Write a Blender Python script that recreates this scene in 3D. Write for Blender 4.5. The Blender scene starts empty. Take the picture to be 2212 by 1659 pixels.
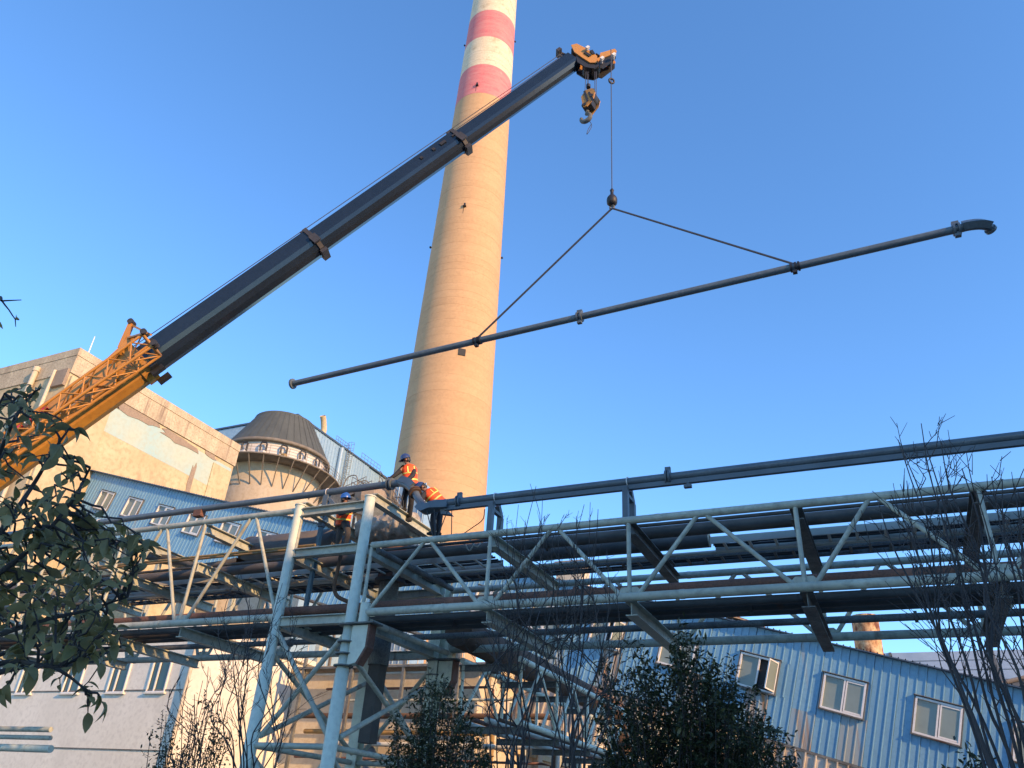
import bpy, bmesh, math, random
from mathutils import Vector, Matrix, noise
random.seed(7)
R = math.radians
V = Vector
sc = bpy.context.scene
col = sc.collection

# ------------------------------------------------------------------ camera
# the plant stands on a square grid: x runs along the pipe bridge, y away from it, z up
MB_ = Matrix(((0.908, 0.162, -0.386), (0.414, -0.479, 0.774), (0.06, 0.863, 0.502)))
def calib():
    f, cx, cy = 1675.0, 1106.0, 829.5
    z = V((1305 - cx, cy + 2050, f)).normalized()
    fw = V((0, 0, 1)); y = (fw - fw.dot(z) * z).normalized(); x = y.cross(z)
    if x.x < 0: x = -x
    t = R(-63.5)
    u = V((math.sin(t), math.cos(t), 0)); n = V((math.cos(t), -math.sin(t), 0))
    m = Matrix((x, y, z))
    return Matrix((-u, n, V((0, 0, 1)))) @ m
SITE = calib()
EYE = V((0, 0, 1.6)); FPX = 1675.0
def ray(x, y): return SITE @ V((x - 1106.0, 829.5 - y, FPX))
def onD(x, y, d): r = ray(x, y); return EYE + r * (d / r.y)       # point seen in that direction on the plane y = d
def onS(x, y, s): r = ray(x, y); return EYE + r * (s / r.x)
def onZ(x, y, z): r = ray(x, y); return EYE + r * ((z - 1.6) / r.z)
cam_d = bpy.data.cameras.new('camera'); cam = bpy.data.objects.new('camera', cam_d); col.objects.link(cam)
cm = SITE.to_4x4()
for i in range(3): cm[i][2] = -cm[i][2]
cm.translation = EYE
cam.matrix_world = cm
cam_d.sensor_width = 36.0; cam_d.lens = 36.0 * FPX / 2212.0
cam_d.clip_start = 0.05; cam_d.clip_end = 3000
sc.camera = cam

# ------------------------------------------------------------------ light
SUN_EL, SUN_AZ = 20.0, 107.5      # azimuth clockwise from +y
w = bpy.data.worlds.new('World'); sc.world = w; w.use_nodes = True
nt = w.node_tree; nt.nodes.clear()
sky = nt.nodes.new('ShaderNodeTexSky'); sky.sky_type = 'NISHITA'; sky.sun_disc = False
sky.sun_elevation = R(SUN_EL); sky.sun_rotation = R(SUN_AZ)
sky.altitude = 0; sky.air_density = 1.0; sky.dust_density = 0.0; sky.ozone_density = 5.0
bg = nt.nodes.new('ShaderNodeBackground'); bg.inputs['Strength'].default_value = 0.15
wo = nt.nodes.new('ShaderNodeOutputWorld')
hs = nt.nodes.new('ShaderNodeHueSaturation'); hs.inputs['Saturation'].default_value = 1.06; hs.inputs['Value'].default_value = 1.0
nt.links.new(sky.outputs[0], hs.inputs['Color']); nt.links.new(hs.outputs[0], bg.inputs[0]); nt.links.new(bg.outputs[0], wo.inputs[0])
sd = bpy.data.lights.new('sun', 'SUN'); sd.energy = 2.7; sd.angle = R(0.6); sd.color = (1.0, 0.60, 0.27)
so = bpy.data.objects.new('sun', sd); col.objects.link(so)
sdir = V((math.sin(R(SUN_AZ)) * math.cos(R(SUN_EL)), math.cos(R(SUN_AZ)) * math.cos(R(SUN_EL)), math.sin(R(SUN_EL))))
so.rotation_euler = sdir.to_track_quat('Z', 'Y').to_euler(); so.location = (60, -40, 60)
sc.view_settings.view_transform = 'Standard'; sc.view_settings.look = 'None'
sc.view_settings.exposure = 1.36; sc.view_settings.gamma = 1.0

# ------------------------------------------------------------------ materials
MATS = {}
def mat(name, c, rough=0.6, metal=0.0, c2=None, scale=3.0, amt=0.5, rust=None, rust_amt=0.0, rust_scale=1.2, streak=1.0,
        bump=0.0, bump_scale=30.0, spec=None, detail=6.0, fine=0.0):
    if name in MATS: return MATS[name]
    m = bpy.data.materials.new(name); m.use_nodes = True
    t = m.node_tree; b = t.nodes['Principled BSDF']
    b.inputs['Roughness'].default_value = rough; b.inputs['Metallic'].default_value = metal
    if spec is not None: b.inputs['Specular IOR Level'].default_value = spec
    geo = t.nodes.new('ShaderNodeNewGeometry')
    def nz(sc_, st=1.0, det=detail, rg=0.6):
        mp = t.nodes.new('ShaderNodeMapping'); mp.inputs['Scale'].default_value = (sc_, sc_, sc_ / st)
        t.links.new(geo.outputs['Position'], mp.inputs['Vector'])
        n = t.nodes.new('ShaderNodeTexNoise'); n.inputs['Scale'].default_value = 1.0
        n.inputs['Detail'].default_value = det; n.inputs['Roughness'].default_value = rg
        t.links.new(mp.outputs[0], n.inputs['Vector']); return n.outputs['Fac']
    def ramp(src, a, bb):
        r = t.nodes.new('ShaderNodeMapRange'); r.inputs['From Min'].default_value = a; r.inputs['From Max'].default_value = bb
        t.links.new(src, r.inputs['Value']); return r.outputs[0]
    def mix(fac, A, B):
        x = t.nodes.new('ShaderNodeMix'); x.data_type = 'RGBA'
        if isinstance(fac, float): x.inputs['Factor'].default_value = fac
        else: t.links.new(fac, x.inputs['Factor'])
        for s, k in ((A, 6), (B, 7)):
            if isinstance(s, tuple): x.inputs[k].default_value = (*s, 1)
            else: t.links.new(s, x.inputs[k])
        return x.outputs[2]
    c2 = c2 or tuple(v * (1 - 0.45 * amt) for v in c)
    cur = mix(ramp(nz(scale, streak), 0.35, 0.68), c, c2)
    if fine > 0:
        cur = mix(ramp(nz(scale * 9, 1.0, 4.0), 0.55 - 0.1, 0.75), cur, tuple(v * (1 - fine) for v in c2))
    if rust:
        f = ramp(nz(rust_scale, 3.5 * streak), 0.72 - rust_amt, 0.82 - rust_amt * 0.8)
        cur = mix(f, cur, rust)
    t.links.new(cur, b.inputs['Base Color'])
    if bump > 0:
        bp = t.nodes.new('ShaderNodeBump'); bp.inputs['Strength'].default_value = bump; bp.inputs['Distance'].default_value = 0.03
        t.links.new(nz(bump_scale), bp.inputs['Height']); t.links.new(bp.outputs[0], b.inputs['Normal'])
    MATS[name] = m; return m

P_STEEL = mat('pale_green_paint', (0.47, 0.48, 0.385), 0.6, 0, (0.32, 0.325, 0.265), 0.8, rust=(0.17, 0.10, 0.06), rust_amt=0.085, rust_scale=2.6, streak=2, fine=0.22)
P_LEG = mat('pale_leg_paint', (0.64, 0.67, 0.54), 0.55, 0, (0.53, 0.555, 0.45), 0.8, rust=(0.2, 0.10, 0.05), rust_amt=0.045, rust_scale=1.8, streak=3, fine=0.12)
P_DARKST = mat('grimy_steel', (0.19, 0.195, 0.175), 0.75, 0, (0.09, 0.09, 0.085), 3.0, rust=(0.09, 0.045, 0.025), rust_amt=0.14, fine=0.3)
P_SLATE = mat('slate_pipe_paint', (0.115, 0.145, 0.165), 0.42, 0, (0.085, 0.108, 0.125), 2.0, fine=0.15)
P_SLATE2 = mat('slate_support_paint', (0.10, 0.125, 0.145), 0.5, 0, (0.07, 0.09, 0.105), 2.0)
P_RUST = mat('rusty_pipe', (0.19, 0.085, 0.055), 0.85, 0, (0.11, 0.06, 0.045), 2.4, rust=(0.26, 0.125, 0.085), rust_amt=0.16, fine=0.35, bump=0.2)
P_DARKP = mat('dark_pipe', (0.085, 0.077, 0.07), 0.75, 0, (0.05, 0.046, 0.044), 2.0, rust=(0.10, 0.05, 0.03), rust_amt=0.1)
P_LAG = mat('dark_lagging', (0.115, 0.104, 0.095), 0.8, 0, (0.07, 0.064, 0.06), 1.4, bump=0.3, bump_scale=9)
P_DUCT = mat('brown_duct', (0.125, 0.07, 0.042), 0.9, 0, (0.08, 0.046, 0.03), 1.1, fine=0.3)
P_TRAY = mat('cable_tray_zinc', (0.58, 0.56, 0.47), 0.6, 0, (0.42, 0.40, 0.34), 1.2, rust=(0.22, 0.12, 0.06), rust_amt=0.10)
P_WOOL = mat('crumpled_rockwool', (0.42, 0.38, 0.32), 0.9, 0, (0.16, 0.145, 0.12), 3.5, bump=0.8, bump_scale=12)
P_OCHRE = mat('ochre_gas_pipe', (0.35, 0.22, 0.07), 0.6, 0, (0.22, 0.14, 0.06), 4)
P_TEAL = mat('teal_post', (0.06, 0.14, 0.18), 0.55, 0, (0.05, 0.1, 0.13), 3)
P_CONC = mat('chimney_concrete', (0.515, 0.322, 0.172), 0.9, 0, (0.46, 0.284, 0.149), 0.22, streak=0.35, fine=0.08, bump=0.12, bump_scale=2)
P_CONC2 = mat('chimney_concrete_pale', (0.52, 0.328, 0.177), 0.9, 0, (0.468, 0.291, 0.154), 0.3, streak=0.35, fine=0.06, bump=0.12, bump_scale=2)
P_CONC3 = mat('chimney_concrete_dull', (0.505, 0.314, 0.167), 0.9, 0, (0.45, 0.277, 0.145), 0.26, streak=0.35, fine=0.1, bump=0.12, bump_scale=2)
P_RED = mat('chimney_red', (0.54, 0.14, 0.15), 0.85, 0, (0.58, 0.22, 0.21), 0.3, streak=0.3, rust=(0.56, 0.33, 0.27), rust_amt=0.08, rust_scale=0.5, fine=0.05)
P_WHITE = mat('chimney_white', (0.66, 0.57, 0.42), 0.85, 0, (0.58, 0.48, 0.33), 0.35, streak=0.3, rust=(0.42, 0.34, 0.22), rust_amt=0.17, rust_scale=0.45, fine=0.15)
P_HOLE = mat('dark_opening', (0.02, 0.02, 0.022), 0.7)
P_BLUE = mat('blue_siding', (0.18, 0.355, 0.485), 0.5, 0, (0.14, 0.295, 0.42), 0.9, streak=6, rust=(0.30, 0.30, 0.27), rust_amt=0.08, rust_scale=0.9, fine=0.06)
P_BLUERUST = mat('blue_siding_rusting', (0.20, 0.34, 0.44), 0.6, 0, (0.30, 0.31, 0.27), 1.1, streak=6, rust=(0.31, 0.155, 0.05), rust_amt=0.20, rust_scale=1.3)
P_CREAMS = mat('stained_cream_siding', (0.55, 0.50, 0.42), 0.7, 0, (0.25, 0.19, 0.13), 1.2, streak=5, rust=(0.28, 0.15, 0.07), rust_amt=0.16)
P_BLUED = mat('blue_roof', (0.05, 0.09, 0.14), 0.6, 0, (0.035, 0.06, 0.1), 1.2)
P_PBLUE = mat('pale_blue_siding', (0.30, 0.42, 0.50), 0.45, 0, (0.20, 0.32, 0.44), 0.5, streak=8, fine=0.1)
P_FRAME = mat('white_window_frame', (0.72, 0.70, 0.66), 0.5, 0, (0.62, 0.60, 0.56), 5)
P_GLASS = mat('reflection_toned_glass', (0.20, 0.24, 0.215), 0.22, 0, (0.165, 0.20, 0.18), 0.8, spec=0.5)  # base colour raised to stand in for reflection in the panes
P_GLASSG = mat('teal_glass', (0.03, 0.07, 0.075), 0.15, 0, (0.025, 0.055, 0.06), 0.8)
P_PLAST = mat('weathered_cream_plaster', (0.58, 0.47, 0.29), 0.9, 0, (0.47, 0.36, 0.205), 0.3, rust=(0.36, 0.25, 0.15), rust_amt=0.10, rust_scale=0.35, fine=0.18, bump=0.2, bump_scale=4)
P_PLASTB = mat('faded_blue_band', (0.32, 0.46, 0.46), 0.9, 0, (0.43, 0.47, 0.38), 0.35, rust=(0.33, 0.25, 0.17), rust_amt=0.05, rust_scale=0.5, fine=0.12)
P_PARA = mat('stained_parapet', (0.56, 0.46, 0.31), 0.9, 0, (0.37, 0.285, 0.19), 0.8, streak=4, rust=(0.22, 0.16, 0.115), rust_amt=0.12, rust_scale=1.2, fine=0.25, bump=0.3, bump_scale=4)
P_PATCH = mat('bare_render_patch', (0.33, 0.25, 0.18), 0.95, 0, (0.26, 0.20, 0.15), 0.8, fine=0.2, bump=0.3, bump_scale=5)
P_WALL = mat('grey_white_render', (0.74, 0.71, 0.61), 0.9, 0, (0.64, 0.61, 0.52), 0.6, streak=2, rust=(0.30, 0.29, 0.26), rust_amt=0.04, rust_scale=0.5, fine=0.1)
P_CREAM = mat('cream_render', (0.62, 0.55, 0.42), 0.9, 0, (0.52, 0.44, 0.32), 0.5, streak=3, rust=(0.28, 0.20, 0.12), rust_amt=0.07, rust_scale=0.5, fine=0.12)
P_CONE = mat('grey_cone_cladding', (0.082, 0.092, 0.085), 0.75, 0, (0.06, 0.068, 0.064), 1.2, streak=4, fine=0.15)
P_SILO = mat('silo_concrete', (0.50, 0.43, 0.33), 0.9, 0, (0.42, 0.34, 0.24), 0.35, streak=6, rust=(0.30, 0.2, 0.12), rust_amt=0.03, rust_scale=0.4, fine=0.1)
P_RING = mat('silo_white_band', (0.58, 0.55, 0.52), 0.7, 0, (0.5, 0.46, 0.42), 0.8)
P_WALK = mat('walkway_steel', (0.19, 0.165, 0.135), 0.7, 0, (0.13, 0.11, 0.085), 1.5)
P_BOOMY = mat('yellow_boom_paint', (0.46, 0.215, 0.03), 0.4, 0, (0.36, 0.16, 0.025), 1.0, rust=(0.15, 0.09, 0.04), rust_amt=0.03, fine=0.1)
P_YEL = mat('orange_yellow_paint', (0.50, 0.22, 0.04), 0.45, 0, (0.44, 0.20, 0.04), 3, rust=(0.12, 0.06, 0.03), rust_amt=0.06)
P_BOOMD = mat('dark_boom_paint', (0.015, 0.022, 0.033), 0.17, 0, (0.011, 0.017, 0.026), 0.7, rust=(0.024, 0.030, 0.038), rust_amt=0.05, rust_scale=0.9, fine=0.08)
P_COLLAR = mat('boom_collar', (0.045, 0.04, 0.04), 0.6, 0, (0.025, 0.024, 0.025), 4)
P_BLACK = mat('black_steel', (0.018, 0.018, 0.02), 0.55)
P_ROPE = mat('wire_rope', (0.05, 0.055, 0.07), 0.6)
P_LAMP = mat('white_lamp_housing', (0.75, 0.72, 0.68), 0.5)
P_ORSTACK = mat('rusted_orange_stack', (0.72, 0.50, 0.28), 0.8, 0, (0.50, 0.24, 0.09), 1.1, rust=(0.15, 0.045, 0.02), rust_amt=0.24, rust_scale=2.2, streak=0.6, fine=0.3)
P_SHED = mat('pale_metal_roof', (0.34, 0.42, 0.52), 0.5, 0, (0.27, 0.35, 0.45), 0.4)
P_SHED2 = mat('grey_arched_roof', (0.12, 0.13, 0.14), 0.7, 0, (0.085, 0.09, 0.1), 0.6)
P_BARK = mat('bark', (0.055, 0.045, 0.038), 0.9, 0, (0.03, 0.026, 0.023), 9)
P_TWIG = mat('twig_bark', (0.06, 0.048, 0.042), 0.9, 0, (0.035, 0.028, 0.026), 6)
def leafmat(name, c, c2, rough=0.45, tr=0.12, sc_=2.0):
    m = mat(name, c, rough, 0, c2, sc_, spec=0.35)
    b = m.node_tree.nodes['Principled BSDF']
    t = m.node_tree; src = b.inputs['Base Color'].links[0].from_socket
    tb_ = t.nodes.new('ShaderNodeBsdfTranslucent'); mx = t.nodes.new('ShaderNodeMixShader'); mx.inputs[0].default_value = .3
    t.links.new(src, tb_.inputs[0]); t.links.new(b.outputs[0], mx.inputs[1]); t.links.new(tb_.outputs[0], mx.inputs[2]); t.links.new(mx.outputs[0], t.nodes['Material Output'].inputs[0])
    return m
P_LEAF = leafmat('olive_leaf', (0.32, 0.255, 0.10), (0.16, 0.135, 0.06), 0.5, 0.1, 7)
P_LEAFB = leafmat('yellowing_leaf', (0.22, 0.18, 0.05), (0.12, 0.11, 0.045), 0.5, 0.1, 7)
P_LEAFD = leafmat('dark_evergreen_leaf', (0.046, 0.056, 0.024), (0.024, 0.032, 0.016), 0.4, 0.1, 4)
P_LEAFO = leafmat('olive_evergreen_leaf', (0.17, 0.15, 0.055), (0.09, 0.085, 0.035), 0.4, 0.1, 4)
P_SKIN = mat('skin', (0.30, 0.16, 0.11), 0.6)
P_JACK = mat('black_jacket', (0.02, 0.02, 0.022), 0.85, 0, (0.03, 0.03, 0.032), 20)
P_JACKG = mat('grey_jacket', (0.07, 0.075, 0.09), 0.85, 0, (0.05, 0.055, 0.07), 20)
P_TROU = mat('black_trousers', (0.016, 0.016, 0.018), 0.9, 0, (0.025, 0.024, 0.024), 14)
P_TROUG = mat('brown_trousers', (0.07, 0.06, 0.055), 0.9, 0, (0.045, 0.04, 0.038), 14)
P_VEST = mat('orange_vest', (1.0, 0.12, 0.015), 0.6, 0, (0.85, 0.075, 0.01), 16)
P_TAPE = mat('yellow_reflective_tape', (0.85, 0.72, 0.14), 0.4)
P_HELM = mat('blue_helmet', (0.03, 0.12, 0.40), 0.3, 0, (0.025, 0.10, 0.34), 5)
P_HELMD = mat('dark_blue_helmet', (0.035, 0.06, 0.16), 0.35)
P_GLOVE = mat('dark_glove', (0.02, 0.02, 0.02), 0.9)
P_GROUND = mat('dry_ground', (0.30, 0.265, 0.21), 0.95, 0, (0.22, 0.19, 0.15), 0.4, fine=0.2, bump=0.3, bump_scale=6)
P_ROAD = mat('concrete_yard', (0.40, 0.375, 0.33), 0.9, 0, (0.32, 0.30, 0.265), 0.5)
P_REDM = mat('red_marker', (0.55, 0.03, 0.05), 0.5)
P_BLUELET = mat('faded_blue_lettering', (0.22, 0.25, 0.28), 0.6, 0, (0.34, 0.25, 0.12), 6)
P_TYRE = mat('tyre_rubber', (0.02, 0.02, 0.02), 0.85)
P_HALL = mat('grey_hall_cladding', (0.35, 0.36, 0.37), 0.7, 0, (0.29, 0.3, 0.31), 0.4, streak=6)

# ------------------------------------------------------------------ object helpers
LOC = {}
def tag(o, label, cat, group=None, kind=None):
    if label: o['label'] = label
    if cat: o['category'] = cat
    if group: o['group'] = group
    if kind: o['kind'] = kind
    return o
def thing(name, label, cat, loc=(0, 0, 0), group=None):
    o = bpy.data.objects.new(name, None); col.objects.link(o); o.location = loc; o.empty_display_size = 0.2
    LOC[o.name] = V(loc); return tag(o, label, cat, group)

class MB:
    def __init__(s): s.v = []; s.f = []; s.sm = []; s.mi = []
    def add(s, vs, fs, sm=False, mi=0):
        b = len(s.v); s.v += [tuple(v) for v in vs]
        for f in fs: s.f.append(tuple(b + i for i in f)); s.sm.append(sm); s.mi.append(mi)
        return s
    def box(s, c, size, m=None, mi=0):
        hx, hy, hz = size[0] / 2, size[1] / 2, size[2] / 2
        vs = [V((x, y, z)) for x in (-hx, hx) for y in (-hy, hy) for z in (-hz, hz)]
        if m is not None: vs = [m @ v for v in vs]
        c = V(c); vs = [v + c for v in vs]
        return s.add(vs, [(0, 1, 3, 2), (4, 6, 7, 5), (0, 4, 5, 1), (2, 3, 7, 6), (0, 2, 6, 4), (1, 5, 7, 3)], mi=mi)
    def bar(s, p, q, wd, ht, up=(0, 0, 1), mi=0):
        p, q = V(p), V(q); d = (q - p); L = d.length; d.normalize(); up = V(up)
        if abs(d.dot(up)) > 0.98: up = V((0, 1, 0))
        x = d.cross(up).normalized(); z = x.cross(d)
        return s.box((p + q) / 2, (wd, L, ht), Matrix((x, d, z)).transposed(), mi)
    def ibeam(s, p, q, wd, ht, t=0.022, up=(0, 0, 1)):
        p, q = V(p), V(q); d = (q - p).normalized(); up = V(up)
        x = d.cross(up).normalized(); z = x.cross(d)
        s.bar(p + z * (ht / 2 - t / 2), q + z * (ht / 2 - t / 2), wd, t, up)
        s.bar(p - z * (ht / 2 - t / 2), q - z * (ht / 2 - t / 2), wd, t, up)
        return s.bar(p, q, t * 0.8, ht - 2 * t - 0.002, up)
    def tube(s, pts, r, n=12, cap=True, sm=True, mi=0):
        pts = [V(p) for p in pts]; N = len(pts)
        rs = r if isinstance(r, (list, tuple)) else [r] * N
        x = None; rings = []
        for i, p in enumerate(pts):
            d = (pts[min(i + 1, N - 1)] - pts[max(i - 1, 0)])
            if d.length < 1e-9: d = V((0, 0, 1))
            d.normalize()
            if x is None:
                a = V((0, 0, 1)) if abs(d.z) < 0.9 else V((1, 0, 0)); x = d.cross(a).normalized()
            else:
                x = x - d * x.dot(d)
                if x.length < 1e-6: x = d.cross(V((0.3, 0.5, 0.8)))
                x.normalize()
            y = d.cross(x)
            rings.append([p + (x * math.cos(2 * math.pi * k / n) + y * math.sin(2 * math.pi * k / n)) * rs[i] for k in range(n)])
        vs = [v for rg in rings for v in rg]; fs = []
        for i in range(N - 1):
            for k in range(n):
                k2 = (k + 1) % n; fs.append((i * n + k, i * n + k2, (i + 1) * n + k2, (i + 1) * n + k))
        s.add(vs, fs, sm, mi)
        if cap:
            if rs[0] > 1e-4: s.add(rings[0], [tuple(range(n))[::-1]], False, mi)
            if rs[-1] > 1e-4: s.add(rings[-1], [tuple(range(n))], False, mi)
        return s
    def lathe(s, c, prof, n=32, axis=None, sm=True, mi=0, a0=0.0, a1=2 * math.pi):
        c = V(c); axis = V(axis or (0, 0, 1)).normalized()
        a = V((1, 0, 0)) if abs(axis.x) < 0.9 else V((0, 1, 0)); x = (a - axis * a.dot(axis)).normalized(); y = axis.cross(x)
        full = abs(a1 - a0 - 2 * math.pi) < 1e-6; m = n if full else n + 1
        vs = []
        for (r, h) in prof:
            for k in range(m):
                t = a0 + (a1 - a0) * k / n; vs.append(c + axis * h + (x * math.cos(t) + y * math.sin(t)) * r)
        fs = []
        for i in range(len(prof) - 1):
            for k in range(n):
                k2 = (k + 1) % m; fs.append((i * m + k, i * m + k2, (i + 1) * m + k2, (i + 1) * m + k))
        return s.add(vs, fs, sm, mi)
    def prism(s, poly, off, sm=False, mi=0):
        n = len(poly); off = V(off); a = [V(p) for p in poly]; b = [p + off for p in a]
        fs = [tuple(range(n))[::-1], tuple(range(n, 2 * n))] + [(k, (k + 1) % n, n + (k + 1) % n, n + k) for k in range(n)]
        return s.add(a + b, fs, sm, mi)
    def build(s, name, m, parent=None, label=None, fix=True):
        o0 = V((0, 0, 0)) if parent is None else LOC[parent.name]
        me = bpy.data.meshes.new(name)
        me.from_pydata([(v[0] - o0.x, v[1] - o0.y, v[2] - o0.z) for v in s.v], [], s.f)
        for mm in (m if isinstance(m, (list, tuple)) else [m]): me.materials.append(mm)
        me.polygons.foreach_set('use_smooth', s.sm); me.polygons.foreach_set('material_index', s.mi)
        if fix:
            bm = bmesh.new(); bm.from_mesh(me); bmesh.ops.recalc_face_normals(bm, faces=bm.faces); bm.to_mesh(me); bm.free()
        me.update()
        o = bpy.data.objects.new(name, me); col.objects.link(o)
        if parent is not None:
            o.parent = parent; LOC[o.name] = o0
        else: LOC[o.name] = V((0, 0, 0))
        if label: o['label'] = label
        return o
def inst(name, src, parent, loc, rot=None, scale=None):
    o = bpy.data.objects.new(name, src.data if hasattr(src, 'data') else src); col.objects.link(o)
    if parent is not None: o.parent = parent; loc = V(loc) - LOC[parent.name]
    o.location = loc
    if rot is not None: o.rotation_mode = 'QUATERNION'; o.rotation_quaternion = rot
    if scale is not None: o.scale = scale
    return o
def lerp(a, b, t): return V(a) * (1 - t) + V(b) * t
def catmull(pts, n=6):
    pts = [V(p) for p in pts]; P = [pts[0] * 2 - pts[1]] + pts + [pts[-1] * 2 - pts[-2]]; out = []
    for i in range(1, len(P) - 2):
        for k in range(n):
            t = k / n; a, b, c, d = P[i - 1], P[i], P[i + 1], P[i + 2]
            out.append(0.5 * ((2 * b) + (c - a) * t + (2 * a - 5 * b + 4 * c - d) * t * t + (3 * b - a - 3 * c + d) * t ** 3))
    return out + [pts[-1]]

# ------------------------------------------------------------------ ground
g = MB(); N = 24
g.add([(-900, -500, 0), (900, -500, 0), (900, 1500, 0), (-900, 1500, 0)], [(0, 1, 2, 3)]).build('ground', P_GROUND)['kind'] = 'structure'
MB().add([(-80, -6, .004), (30, -6, .004), (30, 7.5, .004), (-80, 7.5, .004)], [(0, 1, 2, 3)]).build('yard', P_ROAD)['kind'] = 'structure'

# ------------------------------------------------------------------ chimney
CH = V((115 * math.sin(R(-31.65)), 115 * math.cos(R(-31.65)), 0))
def chR(z): return 7.54 + (44.7 - z) * (7.54 - 5.14) / (173.5 - 44.7)
ch = thing('chimney', 'tall tapering concrete chimney with red and white bands near its top', 'chimney', CH)
def zfront(y, x=1063):
    r = ray(x, y); e = r.z / math.hypot(r.x, r.y); z = 100.0
    for _ in range(6): z = 1.6 + e * (115 - chR(z))
    return z
edges = [(zfront(203), zfront(140), P_RED), (zfront(140), zfront(79), P_WHITE), (zfront(79), zfront(21), P_RED), (zfront(21), 215, P_WHITE)]
def band(z):
    for a, b, m in edges:
        if a <= z < b: return m
    return (P_CONC, P_CONC, P_CONC2, P_CONC3)[int(z * 7.31) % 4]
z = 0.0; cuts = [0.0]
while z < 210:
    z += 1.55
    for a, b, m in edges:
        if cuts[-1] < a - 0.05 and z > a - 0.5 and z < a + 1.0: z = a
    cuts.append(z)
rng = random.Random(3)
ring = []
for a, b in zip(cuts[:-1], cuts[1:]):
    mb = MB(); j = rng.uniform(-0.008, 0.012)
    mb.lathe(CH, [(chR(a) + j, a + 0.010), (chR(b) + j, b - 0.014)], 72)
    mb.lathe(CH, [(chR(a) - 0.012, a), (chR(a) + j, a + 0.010)], 72, sm=False); mb.lathe(CH, [(chR(b) + j, b - 0.014), (chR(b) - 0.012, b)], 72, sm=False)
    mb.build('concrete_lift', band((a + b) / 2), ch, fix=False)
def chim_pt(x, y):
    r = ray(x, y); h = V((r.x, r.y)); c = V((CH.x, CH.y)); zz = 60.0
    for _ in range(8):
        rad = chR(zz); a = h.dot(h); bq = -2 * h.dot(c); cq = c.dot(c) - rad * rad
        disc = max(bq * bq - 4 * a * cq, 0); t = (-bq - math.sqrt(disc)) / (2 * a); zz = 1.6 + r.z * t
    p = EYE + r * t; nn = V((p.x - CH.x, p.y - CH.y, 0)).normalized(); return p, nn
p, nn = chim_pt(998, 761); xx = nn.cross(V((0, 0, 1)))
MB().box(p, (1.15, 0.3, 1.25), Matrix((xx, nn, V((0, 0, 1)))).transposed()).build('hatch', P_HOLE, ch)
for (x, y) in [(1031, 186), (1004, 447)]:
    p, nn = chim_pt(x, y); xx = nn.cross(V((0, 0, 1))); m3 = Matrix((xx, nn, V((0, 0, 1)))).transposed()
    mb = MB().box(p + nn * 0.25, (0.55, 0.5, 0.12), m3).box(p + nn * 0.3 + V((0, 0, 0.35)), (0.3, 0.3, 0.55), m3).bar(p, p + nn * 0.5 + V((0, 0, -0.1)), 0.08, 0.08)
    mb.bar(p + xx * .2 + nn * .03, p + xx * .2 - V((0, 0, 1.6)) + nn * .03, 0.05, 0.05)
    mb.build('warning_light', P_BLACK, ch)
for az, yy in [(-31.65 - 91, 60), (-31.65 + 88, 36), (-31.65 - 90, 500), (-31.65 + 91, 503)]:
    zz = zfront(yy); nn = V((math.sin(R(az + 180)), math.cos(R(az + 180)), 0)); nn = V((math.sin(R(-31.65 + (90 if az > 0 else -90))), math.cos(R(-31.65 + (90 if az > 0 else -90))), 0))
    p = CH + nn * chR(zz) + V((0, 0, zz))
    MB().box(p + nn * 0.22, (0.28, 0.28, 0.34)).bar(p, p + nn * 0.3 - V((0, 0, .25)), .06, .06).build('warning_light', P_BLACK, ch)

# ------------------------------------------------------------------ concrete building, upper left
BX, BY0, BY1, BT = -56.3, 33.2, 52.2, 33.4
cb = thing('concrete_building', 'weathered cream concrete building with stained parapet behind the crane boom', 'building', (BX - 18, 43, 0))
MB().box((BX - 18, (BY0 + BY1) / 2, BT / 2), (36, BY1 - BY0, BT)).build('wall', P_PLAST, cb)
# parapet (proud of the walls)
pr = MB(); pr.box((BX - 18 + .06, (BY0 + BY1) / 2, BT + 0.2), (36.24, BY1 - BY0 + .24, 0.7)); pr.build('parapet', P_PARA, cb)
MB().box((BX - 18 + .05, (BY0 + BY1) / 2, BT - .96), (36.16, BY1 - BY0 + .16, 1.6)).build('stained_fascia', P_PARA, cb)
MB().box((BX + .0, (BY0 + BY1) / 2 + 2, BT - 3.5), (.024, BY1 - BY0 - 4.4, 2.7)).build('faded_blue_band', P_PLASTB, cb)
MB().box((BX + .12, BY0 + 2.2, BT / 2 - 1), (.3, 4.2, BT - 2)).build('pilaster', P_PLAST, cb)
MB().box((BX + .05, BY1 - 1.4, BT / 2 - 1.2), (.16, 2.4, BT - 2.6)).build('pilaster', P_PLAST, cb)
rp = random.Random(5)
def patch(c0, wy, hz):
    pts = []; n = 14
    for k in range(n):
        a = 2 * math.pi * k / n; rr = rp.uniform(0.6, 1.1); pts.append((BX + .02, c0[0] + math.cos(a) * wy * rr, c0[1] + math.sin(a) * hz * rr))
    MB().prism(pts, (0.035, 0, 0)).build('bare_patch', P_PATCH, cb)
patch((40.0, BT - 2.1), 3.0, .5); patch((45.2, BT - 2.25), 2.6, .5); patch((47.6, BT - 5.6), .35, 2.2); patch((50.9, BT - 4.2), .6, 1.6); patch((43.0, BT - 8.5), .25, 1.2)
patch((37.6, BT - 2.3), .8, .4); patch((49.0, BT - 2.0), .9, .35)
for yy, zz in ((34.4, 30), (35.3, 30.0)):
    pass
MB().tube([(BX - 4.2, BY0 - .3, 8), (BX - 4.2, BY0 - .3, BT - 1.0)], .22, 10).tube([(BX - 4.2, BY0 - .3, BT - 1.0), (BX - 4.2, BY0 - .3, BT - .6)], .28, 10).build('drainpipe', P_CREAM, cb)
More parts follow.
